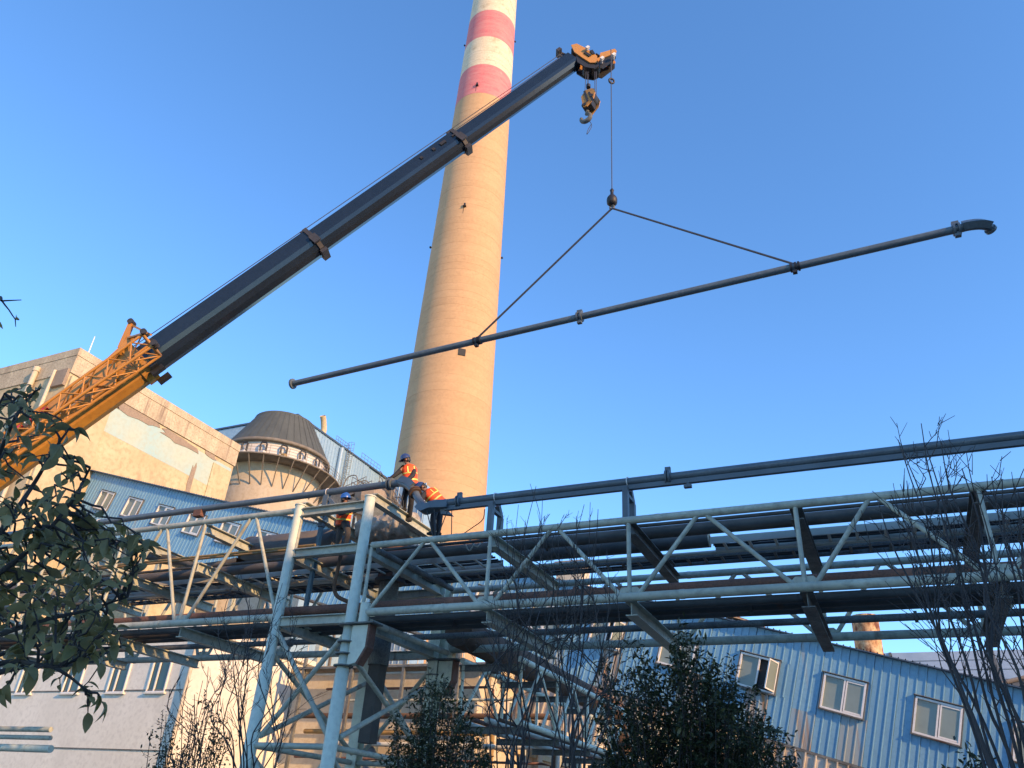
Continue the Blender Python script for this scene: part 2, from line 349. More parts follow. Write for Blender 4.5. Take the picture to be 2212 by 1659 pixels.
MB().tube([(BX - 1.6, BY0 - .3, 8), (BX - 1.6, BY0 - .3, BT - 1.4)], .14, 10).build('drainpipe', P_CREAM, cb)
MB().box((BX - .8, BY0 - .12, BT - 2.2), (1.5, .3, 1.5)).build('corner_block', P_PATCH, cb)
tp = onS(205, 727, BX - 1.5)
an = thing('roof_mast', 'thin white mast standing on the corner of the cream concrete roof', 'mast', (tp.x, tp.y, BT + .55))
MB().tube([(tp.x, tp.y, BT + .55), (tp.x, tp.y, tp.z)], [.07, .04], 6).tube([(tp.x, tp.y, BT + .55), (tp.x, tp.y, BT + .7)], .16, 8).build('pole', P_LAMP, an)
lm = [(30, .8), (44, 1.1)]

# ------------------------------------------------------------------ silo with cone
SD = 90.0; az = R(-44.25); SC = V((SD * math.sin(az), SD * math.cos(az), 0)); SR = SD * math.sin(R(3.98))
z1 = 1.6 + SD * .411; zt = 1.6 + (SD) * 0.463
si = thing('silo', 'concrete silo with grey truncated cone roof and a round walkway', 'silo', SC)
zr = z1 - 2.75
MB().lathe(SC, [(SR - .55, 0), (SR - .55, zr)], 64).build('drum', P_SILO, si, fix=False)
MB().lathe(SC, [(SR - .62, zr), (SR - .42, zr + .02), (SR - .42, z1 - .2), (SR - .6, z1 - .19)], 64).build('white_band', P_RING, si, fix=False)
MB().lathe(SC, [(SR - .45, z1 - .32), (SR + .06, z1 - .3), (SR + .06, z1 + .05), (SR - .1, z1 + .1)], 64).build('eaves_ring', P_WALK, si, fix=False)
ncone = 44; rt = SR * .57
for k in range(ncone):
    a0 = 2 * math.pi * k / ncone; a1 = 2 * math.pi * (k + 1) / ncone; am = a0 + .012
    mb = MB()
    def cp(a, r, zz): return SC + V((math.cos(a) * r, math.sin(a) * r, zz))
    mb.add([cp(a0, SR, z1), cp(a1, SR, z1), cp(a1, rt, zt), cp(a0, rt, zt)], [(0, 1, 2, 3)])
    mb.add([cp(a0, SR + .04, z1 + .03), cp(am, SR + .04, z1 + .03), cp(am + .012, rt + .04, zt + .03), cp(a0, rt + .04, zt + .03)], [(0, 1, 2, 3)])
    mb.build('cone_panel', P_CONE, si)
MB().lathe(SC, [(rt + .05, zt - .1), (rt + .05, zt + .12), (rt * .6, zt + .3), (0.02, zt + .38)], 44).build('cone_cap', P_CONE, si, fix=False)
wr = SR + 1.75
MB().lathe(SC, [(SR - .5, zr), (wr, zr), (wr, zr + .16), (SR - .5, zr + .16)], 64).build('walkway', P_WALK, si, fix=False)
rl = MB()
for hz in (.45, .8, 1.12): rl.tube([SC + V((math.cos(2 * math.pi * k / 64) * (wr - .05), math.sin(2 * math.pi * k / 64) * (wr - .05), zr + hz)) for k in range(65)], .022, 5, cap=False)
for k in range(0, 48): a = 2 * math.pi * k / 48; q = SC + V((math.cos(a) * (wr - .05), math.sin(a) * (wr - .05), zr)); rl.tube([q, q + V((0, 0, 1.15))], .025, 5)
rl.build('handrail', P_WALK, si)
for k in range(30):
    a = 2 * math.pi * (k + .3) / 30; c, s_ = math.cos(a), math.sin(a)
    MB().bar(SC + V((c * (wr - .1), s_ * (wr - .1), zr - .02)), SC + V((c * (SR - .5), s_ * (SR - .5), zr - 2.7)), .11, .11).build('bracket', P_WALK, si)
toc = math.atan2(-SC.y, -SC.x)
for k in range(-5, 6):
    a = toc + k * .36 + .1; c, s_ = math.cos(a), math.sin(a); t_ = V((-s_, c, 0)); ra = V((c, s_, 0)); q = SC + ra * (SR + .0) + V((0, 0, zr + .16))
    lp = [q + t_ * .22 + V((0, 0, .5)), q + t_ * .22 + V((0, 0, 1.75)), q + t_ * .1 + V((0, 0, 1.95)), q - t_ * .35 + V((0, 0, 1.95)), q - t_ * .48 + V((0, 0, 1.7)), q - t_ * .38 + V((0, 0, .9))]
    MB().tube(lp, .11, 8).build('vent_pipe', P_BLACK, si)
    MB().box(q + ra * .15 + V((0, 0, .42)), (.55, .5, .8)).box(q + ra * .1 - t_ * .5 + V((0, 0, .3)), (.4, .4, .5)).build('blower', P_RING if k % 3 else P_OCHRE, si)
for k in ():
    a = toc + k * .2; c, s_ = math.cos(a), math.sin(a); t_ = V((-s_, c, 0)); ra = V((c, s_, 0)); q = SC + ra * (SR - .2) + V((0, 0, zr - .7))
    MB().tube([q - t_ * .8, q - t_ * .3 - V((0, 0, .3)), q + t_ * .3 - V((0, 0, .3)), q + t_ * .5 + V((0, 0, .1))], .1, 8).build('pipe_loop', P_BLACK, si)

# ------------------------------------------------------------------ tall pale blue building behind the silo
TBX = -66.5
pA = onS(672, 921, TBX); pB = onS(838, 1036, TBX); tbz = (pA.z + pB.z) / 2
tb = thing('blue_process_building', 'tall pale blue corrugated building behind the conical silo', 'building', (TBX - 8, (pA.y + pB.y) / 2, 0))
y0, y1 = pA.y - 3, pB.y + 8
MB().box((TBX - 8.1, (y0 + y1) / 2, tbz / 2), (16, y1 - y0, tbz - .1)).build('core', P_PBLUE, tb)
def ribbed(mb, org, ux, uz, nx, width, height, pitch, depth):
    """trapezoid sheet: ux along, uz up, nx outward"""
    n = max(1, int(round(width / pitch))); pitch = width / n; vs = []; fs = []
    prof = []
    for k in range(n):
        x = k * pitch
        prof += [(x, 0), (x + pitch * .80, 0), (x + pitch * .85, depth), (x + pitch * .95, depth)]
    prof.append((width, 0))
    for x, h in prof:
        vs.append(V(org) + V(ux) * x + V(nx) * h); vs.append(V(org) + V(ux) * x + V(nx) * h + V(uz) * height)
    for i in range(len(prof) - 1): fs.append((2 * i, 2 * i + 2, 2 * i + 3, 2 * i + 1))
    return mb.add(vs, fs)
nY = 16; wY = (y1 - y0) / nY
for k in range(nY):
    ribbed(MB(), (TBX, y0 + k * wY, tbz - 22), (0, 1, 0), (0, 0, 1), (1, 0, 0), wY, 22 - (.35 if k > 8 else 0), wY / 3.0, .09).build('siding_sheet', P_PBLUE, tb, fix=False)
MB().box((TBX - 8, (y0 + y1) / 2, tbz + .12), (16.4, y1 - y0 + .3, .25)).build('roof_edge', P_BLUED, tb)
def rail(mb, a, b, h=1.1, n=6, r=.03):
    a, b = V(a), V(b)
    for hz in (h, h * .55): mb.tube([a + V((0, 0, hz)), b + V((0, 0, hz))], r, 5)
    for k in range(n + 1): q = lerp(a, b, k / n); mb.tube([q, q + V((0, 0, h))], r, 5)
    return mb
pp = onS(722, 975, TBX + .1)
vp = MB(); vq = V((TBX - .8, pp.y - 2.0, tbz))
vp.tube(catmull([vq, vq + V((0, 0, 1.2)), vq + V((.1, -.5, 2.3)), vq + V((.2, -1.0, 2.9))], 4), .42, 12, cap=False); vp.build('bent_vent', P_PLAST, tb)
ld = MB(); lp_ = V((TBX + .35, onS(745, 1000, TBX).y, 0)); 
for yy in (-.3, .3): ld.tube([(lp_.x, lp_.y + yy, tbz - 16), (lp_.x, lp_.y + yy, tbz + 1.2)], .04, 5)
for k in range(50): ld.tube([(lp_.x, lp_.y - .3, tbz - 15.8 + k * .33), (lp_.x, lp_.y + .3, tbz - 15.8 + k * .33)], .02, 4)
for k in range(18): 
    zz = tbz - 15 + k * .95
    ld.tube([(lp_.x, lp_.y - .4, zz), (lp_.x + .5, lp_.y - .35, zz), (lp_.x + .75, lp_.y, zz), (lp_.x + .5, lp_.y + .35, zz), (lp_.x, lp_.y + .4, zz)], .025, 4)
for q in ((.5, -.35), (.75, 0), (.5, .35)): ld.tube([(lp_.x + q[0], lp_.y + q[1], tbz - 15), (lp_.x + q[0], lp_.y + q[1], tbz + 1.2)], .02, 4)
ld.build('caged_ladder', P_DARKST, tb)
rr = MB(); rail(rr, (TBX - .2, lp_.y - 2.6, tbz + .2), (TBX - .2, lp_.y + .6, tbz + .2)); rail(rr, (TBX - 2, lp_.y + .6, tbz + .2), (TBX - .2, lp_.y + .6, tbz + .2), n=3)
yq = onS(815, 1010, TBX).y; rail(rr, (TBX - .2, yq - 4, tbz + .2), (TBX - .2, yq + 1, tbz + .2), 1.3); rr.build('roof_railing', P_DARKST, tb)
MB().tube([(TBX + .3, lp_.y - 1.6, tbz - 16), (TBX + .3, lp_.y - 1.6, tbz - .3)], .35, 10).build('downpipe', P_PBLUE, tb)

# stair and conveyor steelwork in front of it
st = thing('steel_stair_tower', 'rusty steel walkways and stairs between silo and chimney', 'walkway', (-44, 62, 0))
A0 = onD(735, 1040, 60); A1 = onD(885, 1145, 66)
mb = MB()
def flight(a, b, wd=1.0):
    a, b = V(a), V(b); d = (b - a); side = V((d.y, -d.x, 0)).normalized() * wd
    for o in (V((0, 0, 0)), side):
        mb.bar(a + o, b + o, .14, .28)
        for hz in (.6, 1.15): mb.tube([a + o + V((0, 0, hz)), b + o + V((0, 0, hz))], .035, 5)
        for k in range(9): q = lerp(a, b, k / 8) + o; mb.tube([q, q + V((0, 0, 1.15))], .03, 5)
    for k in range(18): q = lerp(a, b, (k + .5) / 18); mb.bar(q, q + side, .25, .04)
flight(onD(770, 1062, 58), onD(868, 1120, 58)); flight(onD(750, 1085, 57), onD(800, 1062, 57)); flight(onD(835, 1052, 60), onD(885, 1130, 60), 1.4)
for x, y in ((775, 1060), (815, 1080), (862, 1110), (845, 1060)):
    q = onD(x, y, 58.5); mb.bar(q, (q.x, q.y, 0), .2, .2, (0, 1, 0))
for k in range(5):
    q = onD(758 + k * 24, 1040 + k * 12, 60); mb.tube(catmull([q + V((-.9, 0, -.6)), q + V((-.5, 0, .5)), q + V((.5, 0, .6)), q + V((1.0, 0, -.4))], 4), .06, 5)
mb.build('stair_flights', P_WALK, st)
hop = MB(); q = onD(802, 1065, 56); hop.lathe(q - V((0, 0, 3)), [(.9, 0), (1.5, 2.2), (1.5, 3.0), (.2, 3.9)], 8, sm=False); hop.build('hopper', P_PATCH, st)
dk = MB(); a = onD(800, 1120, 55); 
MB().bar(onD(712, 1075, 55.5), onD(815, 1110, 55.5), 1.6, 1.3).build('duct', P_DARKST, st)
cl = thing('blue_lift_shaft', 'narrow pale blue corrugated shaft between the chimney and stair walkways', 'shaft', V((onD(885, 1110, 60).x, 61, 0)))
q0 = onD(853, 1052, 60); q1 = onD(913, 1120, 60)
for k in range(6): ribbed(MB(), (q0.x + (q1.x - q0.x) * k / 6, 60, 0), (1, 0, 0), (0, 0, 1), (0, -1, 0), (q1.x - q0.x) / 6 - .02, q0.z, .4, .05).build('siding_sheet', P_PBLUE, cl, fix=False)
MB().box(((q0.x + q1.x) / 2, 61.6, q0.z / 2 - .1), (q1.x - q0.x, 3, q0.z - .2)).build('core', P_PBLUE, cl)
MB().box((q0.x - .12, 60.1, q0.z / 2), (.35, .5, q0.z)).build('corner_trim', P_PATCH, cl)

# ------------------------------------------------------------------ inclined blue conveyor gallery
GD = 38.0; G0 = onD(200, 1018, GD); G1 = onD(2212, 1490, GD); gv = (G1 - G0).normalized(); gw = V((-gv.z, 0, gv.x)); gn = V((0, -1, 0))
GL, GH = 74.0, 4.55
ga = thing('conveyor_gallery', 'long sloping blue corrugated conveyor gallery with white framed windows', 'gallery', (G0.x + 36, GD + 1.6, 0))
def gp(a, b, o=0.0): return G0 + gv * a + gw * b + gn * o
GM = Matrix((gv, gn, gw)).transposed()
MB().box(gp(GL / 2, -GH / 2, -1.75), (GL, 3.3, GH - .06), GM).build('core', P_HOLE, ga)
wins = [3.4, 6.95, 10.6, 14.15, 17.7, 21.25, 24.8, 28.4, 31.9, 35.4, 38.9, 42.4, 45.95, 49.6, 53.35, 56.95, 60.5, 63.95, 67.5]
WW, WH, WB = 1.70, 1.45, -2.0
shw = 1.0; nsh = int(GL / shw); rg = random.Random(11)
sheets = {}
def sheet_mesh(h, key, m):
    if key in sheets: return sheets[key]
    mb = MB(); ribbed(mb, (0, 0, 0), gv, gw, gn, shw - .012, h, .333, .036)
    # lap edge
    o = mb.build('siding_sheet', m, None, fix=False); me = o.data; bpy.data.objects.remove(o); sheets[key] = me; return me
def sheet(a, b, h, m, off=0.0):
    me = sheet_mesh(h, (round(h, 2), m.name), m); q = inst('siding_sheet', me, ga, gp(a, b, off)); return q
for k in range(nsh):
    a = k * shw; c = a + shw / 2; hit = [w_ for w_ in wins if abs(w_ - c) < (WW + shw) / 2 - .06]
    mm = P_BLUE
    low = P_BLUERUST if (a > 42 and rg.random() < .16) or (any(abs(w_ + .55 - c) < .45 for w_ in wins) and a > 43) else P_BLUE
    off = rg.uniform(0, .008)
    if hit:
        w0, w1 = hit[0] - WW / 2 - .02, hit[0] + WW / 2 + .02
        sheet(a, WB + WH / 2, -WB - WH / 2, mm, off); sheet(a, -GH, GH + WB - WH / 2, low, off)
        for s0, s1 in ((a, min(a + shw - .012, w0)), (max(a, w1), a + shw - .012)):
            if s1 - s0 > .03: ribbed(MB(), gp(s0, WB - WH / 2 - .001, off), gv, gw, gn, s1 - s0, WH + .002, .333, .036).build('siding_sheet', mm, ga, fix=False)
    elif low is P_BLUERUST and a > 42:
        sheet(a, -GH, GH * .33, P_BLUERUST, off + .002); sheet(a, -GH * .67, GH * .67, mm, off)
    else: sheet(a, -GH, GH, mm, off)
def framebox(mb, c, wd, ht, t, dp, ax, up, nm):
    m3 = Matrix((ax, nm, up)).transposed(); c = V(c); ax, up = V(ax), V(up)
    mb.box(c + up * (ht / 2 - t / 2), (wd, dp, t), m3); mb.box(c - up * (ht / 2 - t / 2), (wd, dp, t), m3)
    mb.box(c + ax * (wd / 2 - t / 2), (t, dp, ht - 2 * t), m3); mb.box(c - ax * (wd / 2 - t / 2), (t, dp, ht - 2 * t), m3); return mb
rw = random.Random(2)
for i, a in enumerate(wins):
    c = gp(a, WB, .05)
    gl0 = MB().box(gp(a - WW / 4, WB, -.02), (WW / 2 - .04, .02, WH - .1), GM)
    fr = MB(); framebox(fr, c, WW, WH, .075, .13, gv, gw, gn); fr.box(c - gn * .01, (.07, .1, WH - .15), GM)
    wf = fr.build('window', P_FRAME, ga)
    op = i in (13 - 1, 14, 13)
    gl0.build('pane', P_GLASS, wf)
    if i in (12, 14):
        # sash pushed open
        sm = MB(); hinge = gp(a + WW / 2 - .03, WB, .1); dd = (gv * -.35 + gn * .94).normalized(); wd = WW / 2 - .06
        m3 = Matrix((dd, dd.cross(gw), gw)).transposed(); cc = hinge + dd * (wd / 2)
        framebox(sm, cc, wd, WH - .16, .055, .05, dd, gw, dd.cross(gw)); sm.build('sash', P_FRAME, wf)
        MB().box(cc, (wd - .1, .012, WH - .26), m3).build('pane', P_GLASS, wf)
    else:
        sa = MB(); framebox(sa, gp(a + WW / 4 + .01, WB, .075), WW / 2 - .1, WH - .17, .06, .05, gv, gw, gn); sa.build('sash', P_FRAME, wf)
        MB().box(gp(a + WW / 4 + .01, WB, .06), (WW / 2 - .2, .016, WH - .28), GM).build('pane', P_GLASS, wf)
    MB().box(gp(a, WB + WH / 2 + .055, .075), (WW + .16, .2, .03), GM).box(gp(a, WB - WH / 2 - .045, .085), (WW + .12, .2, .035), GM).box(gp(a + WW / 2 + .035, WB, .04), (.04, .14, WH + .04), GM).box(gp(a - WW / 2 - .035, WB, .04), (.04, .14, WH + .04), GM).build('flashing', P_DARKST, wf)
rf = MB(); ribbed(rf, gp(-.3, .03, .28), gv, -gn, gw, GL + .6, 3.9, .27, .05); rf.box(gp(GL / 2, .0, -1.6), (GL + .5, 3.8, .04), GM)
rf.build('roof', P_BLUED, ga, fix=False)
MB().box(gp(GL / 2, -GH - .06, .02), (GL, .12, .1), GM).build('base_flashing', P_DARKST, ga)
sk = MB(); ribbed(sk, gp(40, -GH - 2.4, .02), gv, gw, gn, 33, 2.3, .42, .10); sk.build('cream_skirt', P_CREAMS, ga, 'stained cream corrugated skirt under the blue wall', fix=False)
MB().box(gp(56.5, -GH - 1.2, -1.8), (33, 3.3, 2.35), GM).build('skirt_core', P_HOLE, ga)
for a in range(4, 72, 8):
    for o in (-.3, -3.0):
        q = gp(a, -GH, o)
        if q.z > .8: MB().bar(q, (q.x, q.y, 0), .3, .3, (0, 1, 0)).build('trestle_leg', P_STEEL, ga)
    MB().bar(gp(a, -GH - .3, -.3), gp(a, -GH - .3, -3.0), .25, .35).build('trestle_beam', P_STEEL, ga)
lt = MB(); q = gp(44.5, .9, -1.6); lt.box(q, (1.3, 1.6, 1.6)); 
lt = thing('roof_hatch_house', 'small cream hut on the roof of the blue gallery', 'hut', gp(42.6, .0, -2)); 
q = gp(42.6, .1, -2); b_ = MB(); b_.box(q + V((0, 0, .55)), (1.5, 1.3, 1.5)); b_.build('wall', P_CREAM, lt); MB().box(q + V((0, 0, 1.34)), (1.7, 1.5, .1)).build('roof', P_PATCH, lt)
rt_ = thing('roof_scrap', 'loose rusty sheet lying on the blue gallery roof ridge', 'scrap sheet', gp(52.0, .1, -.6))
MB().bar(gp(51.4, .24, -.5), gp(53.2, .18, -.5), .9, .05, gw).bar(gp(51.9, .32, -.5), gp(53.0, .22, -.5), .5, .04, gw).build('sheet', P_ORSTACK, rt_)

# ------------------------------------------------------------------ buildings low down behind the bridge
wb = thing('white_rendered_building', 'low grey white rendered building with narrow windows behind left bridge', 'building', (-38, 30, 0))
WX = -28.45; WY = 27.0; WT = 8.8
MB().box((WX - 16, WY + 4.0, WT / 2), (32, 8, WT)).build('wall', P_WALL, wb)
gr = MB()
for zz in (3.82, 6.28, 1.9): gr.box((WX - 16, WY - .012, zz), (32.04, .05, .05))
gr.build('render_groove', P_DARKST, wb)
MB().box((WX - 16, WY + 4, WT + .12), (32.5, 8.5, .24)).build('roof_slab', P_WALL, wb)
for wx in [onD(x_, 1463, WY).x for x_ in (345, 259, 162)] + [-39.2, -42.0]:
    f = MB(); c = V((wx, WY - .02, 6.95)); framebox(f, c, 1.15, 1.55, .06, .12, (1, 0, 0), (0, 0, 1), (0, -1, 0)); f.box(c + V((-.12, 0, 0)), (.06, .1, 1.43)); f = f.build('window', P_FRAME, wb)
    MB().box(c + V((0, .03, 0)), (1.05, .03, 1.45)).build('pane', P_GLASSG, f); MB().box((wx, WY - .05, 6.14), (1.3, .16, .06)).build('sill', P_WALL, f)
MB().tube([(WX + .1, WY - .15, 0), (WX + .1, WY - .15, WT)], .09, 10).build('downpipe', P_CREAM, wb)
cr = thing('cream_workshop', 'sunlit cream workshop wall with pilasters glimpsed beyond the branch bridge', 'building', (-24, 48, 0))
CX_, CY0, CY1, CT = -17.6, 34.0, 95.0, 8.2
MB().box((CX_ - 8, (CY0 + CY1) / 2, CT / 2), (16, CY1 - CY0, CT)).build('wall', P_CREAM, cr)
for k in range(10): MB().box((CX_ + .12, CY0 + 1 + k * 6, CT / 2), (.35, .6, CT - .4)).build('pilaster', P_CREAM, cr)
MB().box((CX_ - 7.8, (CY0 + CY1) / 2, CT + .15), (17, CY1 - CY0 + .6, .3)).build('roof_slab', P_PLAST, cr)
MB().box((CX_ + .05, (CY0 + CY1) / 2, 5.2), (.3, CY1 - CY0 - .2, .25)).build('string_course', P_PLAST, cr)
for k in range(9):
    for zz in (2.6, 6.6):
        c = V((CX_ + .02, CY0 + 4 + k * 6, zz)); f = MB(); framebox(f, c, 1.5, 1.5, .07, .1, (0, 1, 0), (0, 0, 1), (1, 0, 0)); f = f.build('window', P_FRAME, cr); MB().box(c, (.03, 1.4, 1.4)).build('pane', P_GLASS, f)
MB().box((CX_ + .06, CY0 + 7.2, 1.6), (.1, 1.8, 3.2)).build('door', P_RUST, cr)
yb = thing('yellow_lit_plant_house', 'distant warm cream plant house seen under the gallery through left bridge', 'building', (-52, 56, 0))
MB().box((-62, 56, 6.3), (26, 12, 12.6)).build('wall', P_CREAM, yb)
mb = MB()
for k in range(9): mb.bar((-48.9, 50.5 + k * 1.3, 0), (-48.9, 50.5 + k * 1.3, 12), .12, .12, (0, 1, 0))
for k in range(8): mb.bar((-48.9, 50, 1.5 + k * 1.4), (-48.9, 62, 1.5 + k * 1.4), .1, .1)
mb.build('scaffold_frame', P_PATCH, yb)
pg = thing('wall_pipework', 'tangle of thin pipes, ladders and rails in front of the cream workshop', 'pipework', (-20, 32.5, 0))
rq = random.Random(9)
for k in range(7):
    z_ = 4.2 + k * .62 + rq.uniform(-.1, .1); a = -27.5 + rq.uniform(0, 3); b = -13 - rq.uniform(0, 5); m_ = (P_RUST, P_TRAY, P_OCHRE, P_DUCT, P_STEEL)[k % 5]
    MB().tube([(a, 32.6 + .2 * (k % 3), z_), (b, 32.6 + .2 * (k % 3), z_), (b, 33.6, z_), (b, 33.6, z_ - rq.uniform(1, 3))], rq.uniform(.05, .13), 8).build('pipe_run', m_, pg)
for k in range(5): MB().bar((-26.5 + k * 2.9, 32.3, 0), (-26.5 + k * 2.9, 32.3, 8.9), .14, .14, (0, 1, 0)).build('post', P_DARKST, pg)
for x_, y_ in ((-26.5, 32.3), (-20, 32.3)):
    rr2 = rail(MB(), (x_, y_, 8.2), (x_ + 6, y_, 8.2), 1.1, 5, .03); rr2.build('guard_rail', P_TRAY, pg)
MB().box((-20.6, 32.8, 8.12), (12.5, 1.2, .1)).build('platform', P_DARKST, pg)
MB().box((-22.5, 33.2, 3.0), (2.2, 1.2, 1.6)).tube([(-22.5, 33.2, 3.8), (-22.5, 33.2, 5.6)], .3, 12).build('pump_house', P_SLATE2, pg)
# far right
rs = thing('rusty_stack', 'short rust streaked orange steel stack behind the blue gallery', 'stack', V((onD(1858, 1400, 52).x, 52, 0)))
p0 = onD(1832, 1330, 52); p1 = onD(1859, 1415, 52); px_ = V((p1.x, 52, 0))
MB().tube([(p1.x + .25, 52, 0), (p0.x + .9, 52, p0.z - .25)], .76, 24).build('shaft', P_ORSTACK, rs)
MB().tube([(p0.x + .9, 52, p0.z - .3), (p0.x + .9, 52, p0.z - .1)], .8, 24).build('rim', P_ORSTACK, rs)
sh = thing('pale_metal_shed', 'distant pale blue metal shed roof behind the right end of gallery', 'shed', (25, 92, 0))
q = onD(1890, 1412, 90); q2 = onD(2212, 1402, 90); zt_ = (q.z + q2.z) / 2
mb = MB(); mb.box(((q.x + 45) / 2, 95, (zt_) / 2), (45 - q.x + 4, 10, zt_ - .2)); mb.build('wall', P_SHED, sh)
for k in range(12):
    zz = zt_ - k * .9; MB().box(((q.x + 45) / 2, 89.9, zz - .45), (45 - q.x + 4, .12, .82)).build('cladding_sheet', P_SHED, sh)
for k in range(5): MB().bar((q.x + 2 + k * 9, 89.8, zt_ - 9), (q.x + 1.4 + k * 9, 89.8, zt_), .25, .1, (0, 1, 0)).build('rafter', P_SHED2, sh)
ar = thing('grey_arched_hall', 'dark grey arched hall roof behind the bare tree at right', 'hall', (17, 66, 0))
c = onD(2260, 1470, 66); pts = []
for k in range(13): a = math.pi * k / 12; pts.append(V((c.x + 2 - math.cos(a) * 9.0, 66, c.z - 4.6 + math.sin(a) * 5.2)))
pts = [V((pts[0].x, 66, 0))] + pts + [V((pts[-1].x, 66, 0))]
MB().prism(pts, (0, 14, 0)).build('wall', P_SHED2, ar); MB().tube(pts[1:-1], .16, 6).build('roof_edge', P_PATCH, ar)

# ------------------------------------------------------------------ pipe bridge
D1, D2 = 15.0, 19.05
ZB, ZT, ZL = 5.84, 7.45, 8.60
LX = (-13.42, -11.23)
def truss(name, label, xs_bot, xs_top, x0, x1, zt, d, nodes_v, r=.08, rd=.046, mid=None, grp=None):
    t = thing(name, label, 'truss', ((x0 + x1) / 2, d, ZB), grp)
    rs_ = random.Random(int(zt * 10 + d))
    for z_, rr_ in ((ZB, r * 1.12), (zt, r)):
        xx = x0 + rs_.uniform(2, 4)
        while xx < x1 - 1:
            MB().tube([(xx - .045, d, z_), (xx + .045, d, z_)], rr_ * 1.07, 14).build('weld_sleeve', P_STEEL, t); xx += rs_.uniform(3.5, 6.5)
    for x in list(xs_bot) + list(xs_top): pass
    MB().tube([(x0, d, ZB), (x1, d, ZB)], r * 1.12, 14).build('bottom_chord', P_STEEL, t)
    MB().tube([(x0, d, zt), (x1, d, zt)], r, 14).build('top_chord', P_STEEL, t)
    for x in xs_bot:
        if x0 < x < x1: MB().prism([(x - .30, d - .008, ZB + .06), (x + .30, d - .008, ZB + .06), (x + .16, d - .008, ZB + .20), (x - .16, d - .008, ZB + .20)], (0, .016, 0)).build('gusset', P_STEEL, t)
    for x in nodes_v: MB().tube([(x, d, ZB + .05), (x, d, zt - .05)], rd, 10, cap=False).build('vertical', P_STEEL, t)
    for b in xs_bot:
        for tt in xs_top:
            if abs(b - tt) < 2.4:
                sx = .12 if tt > b else -.12
                MB().tube([(b + sx * 1.6, d, ZB + .05), (tt - sx * .8, d, zt - .05)], rd, 10, cap=False).build('diagonal', P_STEEL, t)
    return t
rb = [-10.95, -7.75, -4.53, -1.2, 1.9, 5.1, 8.3]; rtp = [-9.4, -6.2, -3.0, .2, 3.4, 6.6]
lb = [-13.3, -16.65, -19.75, -22.9, -26.1, -29.3]; ltp = [-14.95, -18.2, -21.3, -24.5, -27.7]
def span(nm, rb_, rt__, x0, x1, zt, which):
    f = truss('front_truss', which[0], rb_, rt__, x0, x1, zt, D1, rb_, grp='tubular trusses of the pipe bridge')
    b = truss('back_truss', which[1], rb_, rt__, x0, x1, zt, D2, rb_, r=.085, rd=.05, grp='tubular trusses of the pipe bridge')
    return f, b
span('r', rb, rtp, -10.95, 9.2, ZT, ('pale green tubular truss, near side of the right hand span', 'shaded tubular truss at the far side of the right hand span'))
span('l', lb, ltp, -31, -13.5, ZL, ('taller pale green tubular truss, near side of span behind the leafy tree', 'shaded taller truss at far side of the left hand span'))
def crossbeam(x, z, label, wd=.2, ht=.26, m=P_STEEL, d0=D1 + .1, d1=D2 - .1):
    t = MB().ibeam((x, d0, z), (x, d1, z), wd, ht).build('cross_beam', m); tag(t, label, 'beam', 'cross beams tying the two bridge trusses'); return t
for x in rb[1:]:
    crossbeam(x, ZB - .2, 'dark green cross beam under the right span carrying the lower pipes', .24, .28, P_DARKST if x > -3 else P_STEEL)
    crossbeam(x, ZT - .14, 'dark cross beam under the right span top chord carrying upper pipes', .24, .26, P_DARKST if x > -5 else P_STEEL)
for x in lb[1:]:
    crossbeam(x, ZB - .2, 'pale cross beam under the left span carrying the lower pipes')
    crossbeam(x, ZT - .1, 'pale cross beam at mid height of the taller left span')
    crossbeam(x, ZL - .18, 'pale cross beam at the top of the taller left span')

# tower
tw = thing('support_tower', 'pale four legged steel tower carrying the pipe bridge at its corner', 'tower', (-12.3, 16.8, 0))
for x in LX:
    MB().tube([(x, D1, 0), (x, D1, 4.6), (x, D1, 4.6), (x, D1, 8.72)], [.15, .15, .132, .132], 20).tube([(x, D1, 8.72), (x, D1, 8.75)], .15, 20).build('leg', P_LEG, tw)
    MB().ibeam((x, D2, 0), (x, D2, 8.6), .30, .32, .03, (0, 1, 0)).build('leg', P_LEG, tw)
def tbeam(p, q, wd=.18, ht=.22): return MB().ibeam(p, q, wd, ht).build('tie_beam', P_STEEL, tw)
for z in (8.52, 7.42, 5.72):
    tbeam((LX[0] + .15, D1, z), (LX[1] - .15, D1, z))
    tbeam((LX[0] + .15, D2, z), (LX[1] - .15, D2, z))
    for x in LX: tbeam((x, D1 + .15, z + (.24 if z > 8 else 0)), (x, D2 - .16, z + (.24 if z > 8 else 0)), .2, .26)
def brace(p, q, r=.06): MB().tube([p, q], r, 10).build('brace', P_STEEL, tw)
for d in (D1, D2):
    brace((LX[0] + .1, d, 5.5), (LX[1] - .1, d, 3.2)); brace((LX[1] - .1, d + .13, 5.5), (LX[0] + .1, d + .13, 3.2)); brace((LX[0] + .1, d, 3.0), (LX[1] - .1, d, 3.0), .065)
    brace((LX[0] + .1, d, 2.8), (LX[1] - .1, d, .4)); brace((LX[1] - .1, d + .13, 2.8), (LX[0] + .1, d + .13, .4))
for x in LX:
    brace((x, D1 + .1, 5.0), (x, D2 - .1, 3.2)); brace((x + .13, D1 + .1, 3.2), (x + .13, D2 - .1, 5.0)); brace((x, D1 + .1, 3.0), (x, D2 - .1, 3.0), .065); brace((x, D1 + .1, 2.8), (x, D2 - .1, .5))
